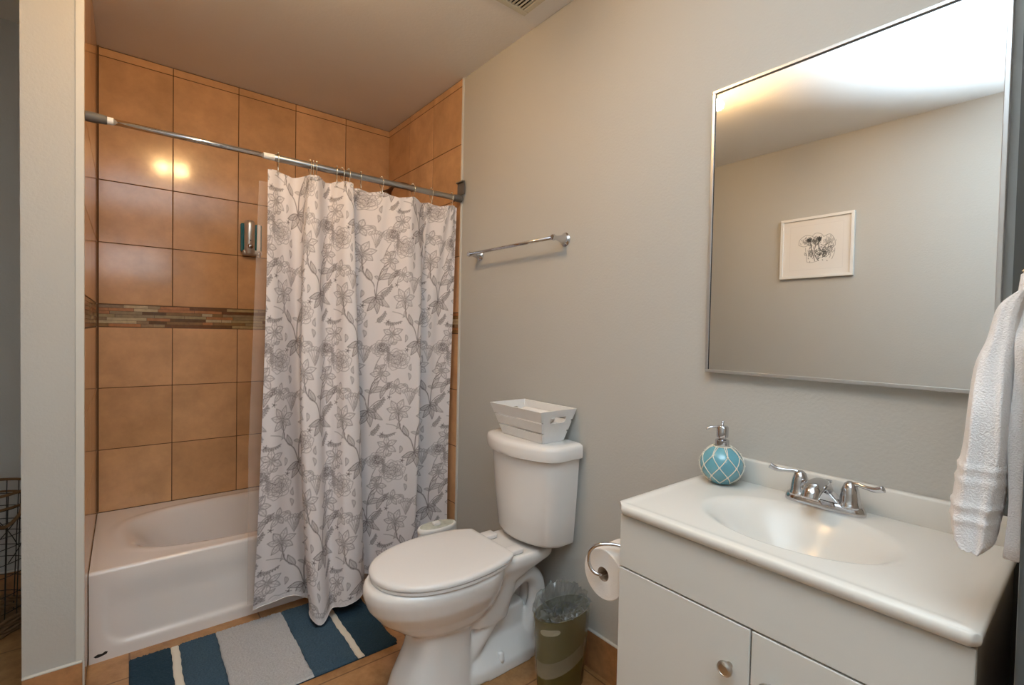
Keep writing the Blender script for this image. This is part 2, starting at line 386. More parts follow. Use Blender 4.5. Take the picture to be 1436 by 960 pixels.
def draw_peony(K, x, y, r):
    for k, (rr, n) in enumerate([(1.0, 7), (.72, 6), (.45, 5)]):
        for i in range(n):
            a = 2*pi*(i+.5*k)/n+random.uniform(-.15, .15); px, py = x+cos(a)*r*rr*.5, y+sin(a)*r*rr*.42; q = r*rr*.5
            pts = [(px+cos(a+t)*q*(1+.12*sin(5*t)), py+sin(a+t)*q*.85*(1+.12*cos(4*t))) for t in np.linspace(-1.7, 1.7, 9)]
            K.line(pts, .6+.1*k, .5)
            for t in np.linspace(-1.2, 1.2, 5): K.line([(x+cos(a)*r*rr*.2, y+sin(a)*r*rr*.2), (px+cos(a+t)*q*.7, py+sin(a+t)*q*.6)], .45, .35)
    K.fill([(x+cos(t)*r*.45, y+sin(t)*r*.4) for t in np.linspace(0, 6.2, 12)], .22)
    for i in range(26):
        a = random.uniform(0, 6.28); q = random.uniform(0, .3)*r; K.dots(np.array([(x+cos(a)*q, y+sin(a)*q)]), .8, .7)
def draw_fern(K, x, y, a, l, n=8, s=.018, fill=.3):
    pts = [(x+cos(a+.35*t)*l*t, y+sin(a+.35*t)*l*t) for t in np.linspace(0, 1, 6)]; K.line(pts, .7, .5)
    for i in range(1, n):
        t = i/n; px, py = x+cos(a+.35*t)*l*t, y+sin(a+.35*t)*l*t
        for sg in (1, -1): draw_leaf(K, px, py, a+sg*.9, s*(1.1-.5*t), s*.42, .65, fill, 0, 0)
def draw_berries(K, x, y, r, n=14):
    for i in range(n):
        a = random.uniform(0, 6.28); q = r*math.sqrt(random.random()); cx, cy = x+cos(a)*q, y+sin(a)*q*.75
        K.line([(cx+cos(t)*.0065, cy+sin(t)*.0065) for t in np.linspace(0, 6.28, 8)], .8, .5)
def draw_motifs(K, ox, oy):
    st = random.getstate(); random.seed(5)
    P = lambda x, y: (x+ox, y+oy)
    K.line([P(.115, .17), P(.095, .23), P(.05, .28), P(.035, .36)], .75, .9); K.line([P(.118, .17), P(.12, .24), P(.135, .30), P(.165, .33)], .75, .9)
    K.line([P(.115, .17), P(.16, .21), P(.20, .22)], .7, .7); K.line([P(.05, .28), P(.02, .30), P(-.02, .31)], .65, .6)
    for a, l, wd in [(-2.75, .062, .026), (-2.05, .075, .030), (-1.35, .080, .030), (-.75, .060, .024), (-.1, .045, .02)]: draw_leaf(K, *P(.115, .165), a, l, wd, .85, .42, .12, 8)
    draw_flower(K, *P(.035, .37), .052, 7, .3, .65, .10); draw_flower(K, *P(.172, .345), .046, 6, 0); draw_flower(K, *P(-.015, .20), .050, 6, .5)
    draw_leaf(K, *P(.125, .255), .15, .085, .026, .75, .22, .2, 9); draw_leaf(K, *P(.085, .245), 2.0, .06, .024, .8, .42, .1, 8); draw_leaf(K, *P(.13, .25), 1.05, .07, .022, .7, .15, .1, 6)
    draw_peony(K, *P(.015, .075), .062); draw_leaf(K, *P(-.04, .05), 3.5, .05, .02, .7, .2)
    draw_berries(K, *P(-.055, .135), .022, 16); K.line([P(-.04, .12), P(-.01, .10), P(.005, .09)], .7, .9)
    draw_fern(K, *P(.135, .17), .45, .085); draw_fern(K, *P(.13, .045), .55, .07, 7, .016); draw_fern(K, *P(-.06, .255), -.25, .09, 9, .011, .15)
    draw_leaf(K, *P(.175, .225), .95, .10, .022, .75, .32, .25, 9); draw_leaf(K, *P(.19, .12), 2.2, .07, .018, .7, .25, .3, 7)
    for i in range(6):
        a = 1.0+.2*i; K.line([P(.085, .40), P(.085+cos(a)*.035, .40+sin(a)*.04), P(.08+cos(a)*.06, .40+sin(a)*.075)], .6, .5); K.line([P(.08+cos(a)*.06+cos(t)*.006, .40+sin(a)*.075+sin(t)*.009) for t in np.linspace(0, 6.28, 7)], .65, .5)
    draw_leaf(K, *P(.09, .41), 1.2, .08, .014, .6, .12); draw_peony(K, *P(.165, .47), .045); draw_flower(K, *P(.02, .49), .040, 5, .2, .6)
    K.line([P(.165, .43), P(.15, .40), P(.135, .35)], .65, .7)
    draw_berries(K, *P(.215, .285), .016, 8); draw_fern(K, *P(.20, .40), 1.3, .08, 8, .014, .2)
    for (x, y) in [(.06, .125), (.19, .05), (-.01, .44)]:
        K.dots(np.array([P(x, y)]), .75, 2.0)
        for a in range(5): K.line([P(x, y), P(x+cos(a*1.26)*.011, y+sin(a*1.26)*.011)], .75, .6)
    for i in range(8):
        x, y = random.uniform(-.08, .2), random.uniform(0, .55); draw_leaf(K, *P(x, y), random.uniform(0, 6.28), .035, .012, .6, .2, .3, 3)
    random.setstate(st)
TW, TH = .46, .55
K = Ink(TW, TH, 184, 220); draw_motifs(K, .06, 0); draw_motifs(K, .29, .21)
INK = np.clip(np.maximum(K.A*1.15, K.F*.5), 0, 1)

# ------------------------------------------------------------ curtain
top_c = [(-.958,-.938),(-.90,-.910),(-.845,-.900),(-.815,-.920),(-.795,-.958),(-.765,-.962),(-.700,-.905),(-.680,-.93),(-.645,-.968),(-.610,-.965),(-.598,-.905),(-.545,-.900),(-.46,-.925),(-.37,-.945),(-.29,-.950),(-.235,-.905),(-.17,-.905),(-.10,-.945),(-.04,-.935)]
mid_c = [(-.967,-.935),(-.90,-.905),(-.835,-.862),(-.800,-.865),(-.830,-.975),(-.775,-1.000),(-.715,-.940),(-.680,-.955),(-.655,-1.010),(-.600,-1.015),(-.575,-.960),(-.592,-.885),(-.54,-.875),(-.44,-.925),(-.34,-.965),(-.262,-.970),(-.255,-.878),(-.19,-.872),(-.045,-.910)]
bot_c = [(-.990,-.885),(-.90,-.868),(-.80,-.855),(-.755,-.860),(-.790,-1.005),(-.760,-1.060),(-.705,-1.015),(-.680,-1.020),(-.650,-1.055),(-.580,-1.035),(-.540,-.975),(-.565,-.872),(-.50,-.862),(-.43,-.885),(-.33,-.915),(-.262,-.925),(-.250,-.865),(-.18,-.862),(-.035,-.885)]
def curve_xy(c, n):
    P = np.array([(p.x, p.y) for p in spline([(a, b, 0) for a, b in c], 24)]); return P
def make_curtain():
    t = thing('shower_curtain', 'white shower curtain with grey botanical line drawings hanging from the rod', 'shower curtain', (-.5, -.93, .08))
    cu = [curve_xy(c, 0) for c in (top_c, mid_c, bot_c)]
    m_ = cu[1]; s = np.concatenate([[0], np.cumsum(np.hypot(*np.diff(m_, axis=0).T))]); tot = s[-1]
    nu = int(tot/.0025); su = np.linspace(0, tot, nu)
    # same parameter on all three, by the middle curve's length
    idx = np.interp(su, s, np.arange(len(s)))
    G = [np.stack([np.interp(idx, np.arange(len(c)), c[:, k]) for k in (0, 1)], -1) for c in cu]
    z0, z1 = .075, 1.957; nv = int((z1-z0)/.0025)
    v = np.linspace(0, 1, nv)[:, None, None]
    # quadratic blend through bottom, mid (v=.5), top
    wb = 2*(v-.5)*(v-1); wm = 4*v*(1-v); wt = 2*v*(v-.5)
    XY = G[2][None]*wb + G[1][None]*wm + G[0][None]*wt
    vv = v[..., 0]
    wob = .006*np.sin(su[None]*31+vv*5)*np.sin(vv*pi)+.003*np.sin(su[None]*70+3*vv)
    XY[..., 1] += wob
    # top edge sags between the rings, hem drops at the near fold and lifts
    frac = np.linspace(0, 1, nu)[None]
    ringx = np.array(RX); xtop = G[0][:, 0]
    dmin = np.min(np.abs(xtop[:, None]-ringx[None]), 1)[None]
    Z = z0+(z1-z0)*vv - .22*dmin*np.clip((vv-.93)/.07, 0, 1)
    Z = Z + (1-vv)**6*(.018*np.sin(su[None]*9+1.0)) - (1-vv)**6*.03*np.exp(-((XY[..., 0]+.76)/.035)**2)
    V = np.stack([XY[..., 0], XY[..., 1], Z], -1).reshape(-1, 3)
    iu = (su/TW*184).astype(int) % 184; iv = (np.linspace(0, z1-z0, nv)/TH*220+40).astype(int) % 220
    A = INK[iv][:, iu].copy()
    A[:8] *= .25; 
    me = grid_mesh('fabric_panel', V, nu, nv, A)
    o = link('fabric_panel', me, m_curtain, t)
    # bottom hem fold: a thin rolled cord following the lower edge
    k = V.reshape(nv, nu, 3)[0][::6]; bm = bmesh.new(); tube(bm, [tuple(p) for p in k], .0022, 6); obj('bottom_hem', bm, m_hem, t, True)
    # grommet dots
    for rx in RX:
        i = int(np.argmin(np.abs(xtop-rx))); p = V.reshape(nv, nu, 3)[-6, i]
        bm = bmesh.new(); tube(bm, [(p[0]+cos(a)*.006, p[1]-.003, p[2]-.004+sin(a)*.006) for a in np.linspace(0, 2*pi, 12, endpoint=False)], .0013, 6, True)
        obj('grommet', bm, m_nickel, t, True)
    # clear liner showing past the left edge
    bm = bmesh.new(); pts = []
    for zi in range(30):
        z = .09+1.83*zi/29; k = 1-zi/29
        pts.append([(-.972-.030*min(1, k*1.6), -.842+.02*k, z), (-.96-.02*k, -.846+.02*k, z), (-.90, -.838+.012*k, z), (-.84, -.832+.010*k, z)])
    for a, b in zip(pts, pts[1:]):
        va = [bm.verts.new(p) for p in a]; vb = [bm.verts.new(p) for p in b]
        for i in range(3): bm.faces.new((va[i], va[i+1], vb[i+1], vb[i]))
    bmesh.ops.remove_doubles(bm, verts=bm.verts[:], dist=1e-5)
    tag(obj('shower_liner', bm, m_liner, None, True), 'clear vinyl liner peeking out past the left edge of the floral curtain', 'shower liner')
RX = [-.919, -.791, -.776, -.762, -.674, -.650, -.622, -.563, -.462, -.298, -.194, -.071]
make_curtain()
RY, RZ = -.93, 2.003
def make_rod():
    t = thing('curtain_rod', 'steel tension rod spanning the tiled alcove above the tub', 'curtain rod', (-.76, RY, RZ))
    bm = bmesh.new(); tube(bm, [(-L+.06, RY, RZ), (-.90, RY, RZ)], .0105, 20); obj('inner_tube', bm, m_chrome, t, True)
    bm = bmesh.new(); lathe(bm, [(.0, 0), (.0135, 0), (.0145, .004), (.0145, .872), (.0135, .877), (0, .877)], (-.932, RY, RZ), 24, 'x'); obj('outer_tube', bm, m_rod, t, angle=40)
    bm = bmesh.new(); lathe(bm, [(0, 0), (.0130, 0), (.0130, .045), (0, .045)], (-.974, RY, RZ), 24, 'x'); o = obj('label_wrap', bm, m_wplastic, t, angle=40)
    bm = bmesh.new(); lathe(bm, [(0, 0), (.0125, 0), (.0125, .02), (0, .02)], (-L+.055, RY, RZ), 20, 'x'); obj('collar', bm, m_wplastic, t, angle=40)
    bm = bmesh.new(); lathe(bm, [(0, .0), (.017, .0), (.0175, .02), (.0145, .055), (.012, .058), (0, .058)], (-L+.001, RY, RZ), 20, 'x'); obj('end_cap', bm, m_darkgrey, t, angle=40)
    bm = bmesh.new(); lathe(bm, [(0, 0), (.016, 0), (.0185, .012), (.0185, .048), (0, .048)], (-.059, RY, RZ), 20, 'x'); obj('end_cap', bm, m_darkgrey, t, angle=40)
    br = thing('rod_bracket', 'flat dark grey adhesive bracket on the right end wall above the rod cap', 'bracket', (-.012, -.92, 2.05))
    obj('plate', bx((-.016, -.965, 2.024), (-.0105, -.898, 2.095), .001), m_darkgrey, br); obj('lip', bx((-.026, -.965, 2.088), (-.0105, -.898, 2.095), .001), m_darkgrey, br)
make_rod()
ORD = ['first', 'second', 'third', 'fourth', 'fifth', 'sixth', 'seventh', 'eighth', 'ninth', 'tenth', 'eleventh', 'twelfth']
def ring_bm():
    bm = bmesh.new(); pts = []
    loop = [(0, 0, .020), (0, .0165, .012), (0, .018, -.004), (0, .010, -.020), (0, .002, -.040), (0, -.002, -.052), (0, -.006, -.058), (0, -.010, -.052), (0, -.010, -.040), (0, -.016, -.020), (0, -.019, -.002), (0, -.014, .013)]
    tube(bm, spline(loop, 4, True), .0016, 7, True)
    for p in [(0, .006, .0205), (0, -.006, .0205), (0, 0, .0225)]: lathe(bm, [(0, -.004), (.003, -.003), (.0042, 0), (.003, .003), (0, .004)], p, 10)
    return bm
r0 = obj('curtain_ring', ring_bm(), m_brass, None, True); r0.location = (RX[0], RY, RZ)
tag(r0, 'brass wire curtain ring at the far left end of the floral curtain', 'curtain ring', 'wire rings on the curtain rod')
for i, x in enumerate(RX[1:], 1):
    o = r0.copy(); C.objects.link(o); o.location = (x, RY, RZ); o.rotation_euler = (0, 0, random.uniform(-.3, .3))
    o['label'] = ('brass wire curtain ring, %s from the left on the rod' % ORD[i]) if i < 11 else 'brass wire curtain ring nearest the right end cap of the rod'

# shower head on the right alcove wall
t = thing('shower_fixture', 'bronze shower arm and head mostly hidden behind the curtain rod', 'shower head', (-.01, -.36, 2.19))
bm = bmesh.new(); lathe(bm, [(0, 0), (.028, 0), (.026, -.006), (.014, -.012), (0, -.012)], (-.0085, -.36, 2.19), 22, 'x'); obj('escutcheon', bm, m_bronze, t, True)
bm = bmesh.new(); tube(bm, spline([(-.012, -.36, 2.19), (-.07, -.36, 2.20), (-.12, -.36, 2.185), (-.155, -.36, 2.15)], 6), .009, 12); obj('shower_arm', bm, m_bronze, t, True)
bm = bmesh.new(); d = Vector((-.6, 0, -.8)).normalized(); p0 = Vector((-.15, -.36, 2.155)); tube(bm, [p0, p0+d*.02, p0+d*.04, p0+d*.06, p0+d*.064], [.012, .014, .026, .034, .030], 20); obj('spray_head', bm, m_bronze, t, True)

# soap dispenser on the back tile wall
t = thing('soap_dispenser', 'wall-mounted silver shower soap dispenser with teal windows on the tiles', 'soap dispenser', (-.85, -.001, 1.70))
obj('back_case', bx((-.906, -.034, 1.722), (-.797, -.0005, 1.884), .008, 3), m_teal, t)
bm = bmesh.new(); lathe(bm, [(0, 0), (.022, .0), (.027, .012), (.0275, .168), (.026, .182), (.018, .190), (0, .190)], (-.862, -.038, 1.710), 26); obj('silver_body', bm, m_silverpl, t, angle=50)
bm = bmesh.new(); box(bm, (-.824, -.046, 1.730), (-.806, -.022, 1.884), .006, 3); obj('white_side_strip', bm, m_wplastic, t)
bm = bmesh.new(); box(bm, (-.896, -.050, 1.704), (-.798, -.0005, 1.734), .010, 3); obj('base_tray', bm, m_silverpl, t)
bm = bmesh.new(); lathe(bm, [(0, 0), (.015, 0), (.014, -.006), (.006, -.010), (0, -.010)], (-.862, -.062, 1.752), 20, 'y'); obj('push_button', bm, m_chrome, t, True)
bm = bmesh.new(); lathe(bm, [(0, 0), (.004, 0), (.003, -.003), (0, -.003)], (-.862, -.064, 1.785), 10, 'y'); obj('level_eye', bm, m_black, t, True)
bm = bmesh.new(); lathe(bm, [(0, 0), (.011, 0), (.012, .02), (.008, .03), (0, .03)], (-.815, -.045, 1.696), 14); obj('spout_nub', bm, m_chrome, t, True)

# ------------------------------------------------------------ bath mat (tufted bands)
def make_mat():
    t = thing('bath_mat', 'striped navy, blue, grey and cream cotton bath mat on the floor before the tub', 'bath mat', (-.96, -1.06, 0))
    A = Vector((-1.403, -.815, 0)); ex = Vector((.872, .0, 0)).normalized(); ey = Vector((0, -1, 0))
    a = R(-.4); ex = Vector((cos(a), sin(a), 0)); ey = Vector((sin(a), -cos(a), 0)); Wd, Dp = .868, .508
    bands = [('navy_band', 0, .130, m_matt_blue), ('cream_band', .130, .158, m_mat_cream), ('blue_band', .158, .285, m_mat_mid), ('grey_band', .285, .540, m_mat_grey), ('blue_band', .540, .705, m_mat_mid), ('cream_band', .705, .733, m_mat_cream), ('navy_band', .733, .868, m_matt_blue)]
    for nm, a0, a1, mm in bands:
        nu = max(6, int((a1-a0)/.0035)); nv = 145; U, V_ = np.meshgrid(np.linspace(a0, a1, nu), np.linspace(0, Dp, nv))
        e = .006*np.sin(V_*90+a0*50)*0
        zz = .011+.0012*np.sin(U*900)*np.sin(V_*900)+rng.uniform(-.0022, .0022, U.shape)
        if nm == 'cream_band': zz = .0085+0*zz
        for edge in (U == a0, U == a1): zz = np.where(edge, .004, zz)
        zz[0] = .001; zz[-1] = .001
        Uw = U + np.where((U > .001) & (U < .867), .0014*np.sin(V_*31+a0*40)+.0008*np.sin(V_*117+a0*9), 0)
        # the near right corner curls over the tile a little
        cur = np.clip((U-.80)/.068, 0, 1)*np.clip((V_-.44)/.068, 0, 1); zz = zz + .012*cur
        Pn = np.stack([A.x+ex.x*Uw+ey.x*V_, A.y+ex.y*Uw+ey.y*V_, zz], -1).reshape(-1, 3)
        link(nm, grid_mesh(nm, Pn, nu, nv), mm, t)
    bm = bmesh.new(); c = [A, A+ex*Wd, A+ex*Wd+ey*Dp, A+ey*Dp]; loft(bm, [[(p.x, p.y, .0004) for p in c], [(p.x, p.y, .0042) for p in c]]); obj('backing', bm, m_matt_blue, t)
make_mat()

# ------------------------------------------------------------ toilet
TY = -1.61
def egg(x0, x1, hw, z, n=40, p=2.0, back=.75):
    """closed outline; x0 = front tip (more negative), x1 = back"""
    out = []; cx = x1-(x1-x0)*.46
    for i in range(n):
        a = 2*pi*i/n; ca, sa = cos(a), sin(a)
        if ca >= 0: x = cx+(x1-cx)*abs(ca)**(2/(p+1.2)); y = hw*math.copysign(abs(sa)**(2/(p+.2)), sa)
        else: x = cx-(cx-x0)*abs(ca)**(2/p); y = hw*math.copysign(abs(sa)**(2/p), sa)
        out.append((x, TY+y, z))
    return out
def sup(x0, x1, hw, z, p=4, n=40, yc=TY):
    cx, rx = (x0+x1)/2, (x1-x0)/2
    return [(cx+rx*math.copysign(abs(cos(a))**(2/p), cos(a)), yc+hw*math.copysign(abs(sin(a))**(2/p), sin(a)), z) for a in [2*pi*i/n for i in range(n)]]
def seat_outline(z, k=1.0, gap=0.0):
    half = [(-.27, .138), (-.30, .158), (-.35, .176), (-.42, .189), (-.50, .194), (-.57, .188), (-.63, .172), (-.68, .148), (-.72, .116), (-.748, .078), (-.762, .040)]
    pts = [(x, y) for x, y in half]+[(-.767, 0)]+[(x, -y) for x, y in half[::-1]]
    pts = [(x, y) for x, y in pts]; P = spline([(a, b, 0) for a, b in pts], 3); cx = -.50
    return [(cx+(p.x-cx)*k-gap, TY+p.y*k, z) for p in P]
def tank_outline(hw, ds, dc, z, k=1.0, yc=-1.632, xb=-.015, n=22):
    pts = []
    rc = .030
    for i in range(n+1):
        u = -1+2*i/n; y = hw*u; x = -(ds+(dc-ds)*(1-u*u)); e = max(0, (abs(u)*hw-(hw-rc))/rc); x += rc*(1-math.sqrt(max(0, 1-e*e)))*1.0
        pts.append((x, yc+y))
    pts += [(xb, yc+hw), (xb, yc-hw)]
    cx = -(ds+.0)/2
    return [(cx+(x-cx)*k, yc+(y-yc)*k, z) for x, y in pts]
def make_toilet():
    t = thing('toilet', 'white two-piece toilet with closed lid standing against the grey wall', 'toilet', (-.40, TY, 0))
    bm = bmesh.new()
    loft(bm, [egg(-.58, -.42, .05, .17), egg(-.625, -.36, .088, .215), egg(-.678, -.32, .122, .252), egg(-.738, -.29, .156, .300), egg(-.778, -.27, .179, .350), egg(-.793, -.262, .188, .395), egg(-.792, -.262, .188, .420), egg(-.783, -.268, .180, .432), egg(-.74, -.30, .14, .434)])
    loft(bm, [sup(-.690, -.392, .122, 0, 3.2), sup(-.675, -.395, .114, .05, 3.2), sup(-.632, -.398, .100, .14, 3.2), sup(-.608, -.40, .094, .22, 3.2), sup(-.60, -.40, .10, .28, 3)])
    # rear web, foot and deck
    loft(bm, [sup(-.44, -.085, .125, 0, 6), sup(-.44, -.088, .122, .038, 6), sup(-.44, -.10, .085, .085, 5), sup(-.43, -.11, .062, .12, 4), sup(-.41, -.13, .058, .20, 4)])
    loft(bm, [sup(-.42, -.24, .10, .19, 4), sup(-.40, -.20, .115, .33, 4), sup(-.40, -.10, .125, .37, 5), sup(-.40, -.035, .135, .395, 6), sup(-.38, -.030, .135, .425, 6), sup(-.37, -.035, .128, .432, 6)])
    for sg in (1, -1):
        tube(bm, spline([(-.42, TY+sg*.052, .075), (-.36, TY+sg*.060, .150), (-.285, TY+sg*.062, .235), (-.225, TY+sg*.062, .300), (-.155, TY+sg*.062, .322), (-.095, TY+sg*.062, .285), (-.080, TY+sg*.062, .210), (-.105, TY+sg*.062, .120), (-.13, TY+sg*.062, .04)], 6), .036, 16)
    # bridge between the two limbs, leaving the opening under the arch
    tube(bm, spline([(-.40, TY, .11), (-.33, TY, .19), (-.26, TY, .27), (-.20, TY, .32), (-.14, TY, .33), (-.085, TY, .27), (-.075, TY, .19), (-.10, TY, .05)], 6), .034, 12)
    b = obj('bowl', bm, m_porc, t, True)
    md = b.modifiers.new('fuse', 'REMESH'); md.mode = 'VOXEL'; md.voxel_size = .006; md.use_smooth_shade = True
    ms = b.modifiers.new('soften', 'SMOOTH'); ms.iterations = 8; ms.factor = .6
    # seat and lid
    bm = bmesh.new(); loft(bm, [seat_outline(.434, .965), seat_outline(.436, .985), seat_outline(.445, .985), seat_outline(.447, .965)]); obj('seat', bm, m_seat, t, angle=50)
    bm = bmesh.new(); loft(bm, [seat_outline(.449, .97), seat_outline(.4505, 1.0), seat_outline(.458, 1.005), seat_outline(.464, .995), seat_outline(.4675, .965), seat_outline(.4685, .90), seat_outline(.469, .6)]); obj('lid', bm, m_seat, t, angle=50)
    for sg in (1, -1):
        bm = bmesh.new(); box(bm, (-.262, TY+sg*.085-.026, .4325), (-.196, TY+sg*.085+.026, .452), .006, 3); obj('hinge', bm, m_seat, t, angle=40)
    # tank
    bm = bmesh.new(); T = tank_outline
    loft(bm, [T(.165, .105, .160, .448, .95), T(.178, .120, .178, .458), T(.181, .124, .184, .470), T(.192, .135, .200, .62), T(.203, .146, .214, .79), T(.204, .147, .215, .803)]); obj('tank', bm, m_porc, t, angle=50)
    bm = bmesh.new()
    loft(bm, [T(.212, .156, .226, .803, .985), T(.219, .163, .234, .808), T(.221, .165, .237, .82), T(.221, .165, .237, .846), T(.218, .162, .233, .858), T(.210, .154, .224, .864, .985), T(.19, .135, .20, .866, .97)]); obj('tank_lid', bm, m_porc, t, angle=50)
    for sg in (1, -1):
        bm = bmesh.new(); lathe(bm, [(.0, 0), (.016, 0), (.0145, .010), (.012, .030), (.008, .036), (0, .037)], (-.295, TY+sg*.104, .040), 18); obj('bolt_cap', bm, m_wplastic, t, True)
make_toilet()
# braided-free supply hidden by bowl: stop valve is out of view

# ------------------------------------------------------------ crate on tank, rolled cloths inside
def make_crate():
    t = thing('wooden_crate', 'small whitewashed slatted wooden crate sitting on the toilet tank lid', 'crate', (-.105, -1.65, .866))
    zb, zt = .867, .998; xb0, xb1, yb0, yb1 = -.160, -.045, -1.775, -1.525; xt0, xt1, yt0, yt1 = -.205, -.010, -1.812, -1.488
    def at(z, e=0):
        k = (z-zb)/(zt-zb); return (xb0+(xt0-xb0)*k, xb1+(xt1-xb1)*k, yb0+(yt0-yb0)*k, yb1+(yt1-yb1)*k)
    th = .009
    for side in (0, 1):
        for s in range(3):
            z0 = zb+s*(zt-zb)/3+.0004; z1 = zb+(s+1)*(zt-zb)/3-(.0046 if s < 2 else 0); bm = bmesh.new(); rings = []
            for z in (z0, z1):
                a = at(z); x = a[side]; xi = x+th if side == 0 else x-th
                rings.append([(x, a[2], z), (x, a[3], z), (xi, a[3], z), (xi, a[2], z)])
            loft(bm, rings); bmesh.ops.recalc_face_normals(bm, faces=bm.faces[:]); bmesh.ops.bevel(bm, geom=bm.edges[:], offset=.001, segments=1, affect='EDGES'); obj('slat', bm, m_crate, t)
    for side in (2, 3):   # end panels with a handle slot, built as a frame of quads
        bm = bmesh.new(); sg = 1 if side == 2 else -1
        def P(u, z, inner):
            a = at(z); x = (a[0]+th)+(a[1]-a[0]-2*th)*u; y = a[side]+(sg*th if inner else 0)+sg*.0004; return (x, y, z)
        zh0, zh1, u0, u1 = zt-.052, zt-.027, .24, .80
        us = [0, u0, u0+.06, u1-.06, u1, 1]; hole = []
        cu = [(u0+.05, zh0), (u1-.05, zh0), (u1-.015, zh0+.004), (u1, zh0+.012), (u1-.015, zh1-.004), (u1-.05, zh1), (u0+.05, zh1), (u0+.015, zh1-.004), (u0, zh0+.012), (u0+.015, zh0+.004)]
        outer = [(u0+.05, zb), (u1-.05, zb), (1, zb), (1, zh0+.012), (1, zt), (u1-.05, zt), (u0+.05, zt), (0, zt), (0, zh0+.012), (0, zb)]
        lay = []
        for inner in (0, 1): lay.append(([bm.verts.new(P(u, z, inner)) for u, z in outer], [bm.verts.new(P(u, z, inner)) for u, z in cu]))
        n = 10
        for i in range(n):
            j = (i+1) % n
            for O, I in lay: bm.faces.new((O[i], O[j], I[j], I[i]))
            bm.faces.new((lay[0][0][i], lay[0][0][j], lay[1][0][j], lay[1][0][i])); bm.faces.new((lay[0][1][i], lay[0][1][j], lay[1][1][j], lay[1][1][i]))
        obj('end_panel', bm, m_crate, t)
    a = at(zb+.006); obj('base_board', bx((a[0]+th+.001, a[2]+th+.001, zb), (a[1]-th-.001, a[3]-th-.001, zb+.006)), m_crate, t)
make_crate()
def roll_bm(r, l):
    bm = bmesh.new(); rings = []
    for k in range(13):
        u = k/12; e = math.sqrt(max(0, 1-(abs(2*u-1))**8)); rings.append([((r*e*(.86+.14*e)+.0012*sin(3*j+k))*cos(2*pi*j/24) if e > .05 else r*.5*cos(2*pi*j/24), -l/2+l*u, r*max(e, .5)*sin(2*pi*j/24)) for j in range(24)])
    return loft(bm, rings)
for i, (x, y, z, lab) in enumerate([(-.132, -1.672, .918, 'white rolled washcloth at the front of the crate on the tank'), (-.074, -1.672, .918, 'white rolled washcloth at the back of the crate on the tank'), (-.102, -1.672, .958, 'white rolled washcloth lying on top of the other rolls in the crate')]):
    if i == 0: rc = obj('rolled_washcloth', roll_bm(.0275, .19), m_cloth, None, True); o = rc
    else: o = rc.copy(); C.objects.link(o)
    o.location = (x, y, z+.0005); tag(o, lab, 'washcloth', 'rolled washcloths in the crate')

# oval canister behind the toilet
t = thing('oval_canister', 'white oval canister with sage patterned lid and white knob, behind the toilet bowl', 'canister', (-.292, -1.215, 0))
def oval(k, z, c=(-.292, -1.215), rx=.095, ry=.048): return [(c[0]+cos(2*pi*j/36)*rx*k+0*z, c[1]+sin(2*pi*j/36)*ry*(k if k > .9 else k), z) for j in range(36)]
bm = bmesh.new(); loft(bm, [oval(.92, 0), oval(.95, .004), oval(1.0, .30), oval(1.0, .382)]); obj('body', bm, m_wplastic, t, angle=50)
bm = bmesh.new(); loft(bm, [oval(1.01, .382), oval(1.03, .386), oval(1.03, .396), oval(.99, .401), oval(.94, .402)]); obj('rim', bm, m_wplastic, t, angle=50)
bm = bmesh.new(); loft(bm, [oval(.90, .4021), oval(.89, .4035)]); obj('lid', bm, m_sage, t)
bm = bmesh.new(); box(bm, (-.315, -1.232, .4035), (-.281, -1.206, .418), .004, 2); obj('knob', bm, m_wplastic, t, angle=40)

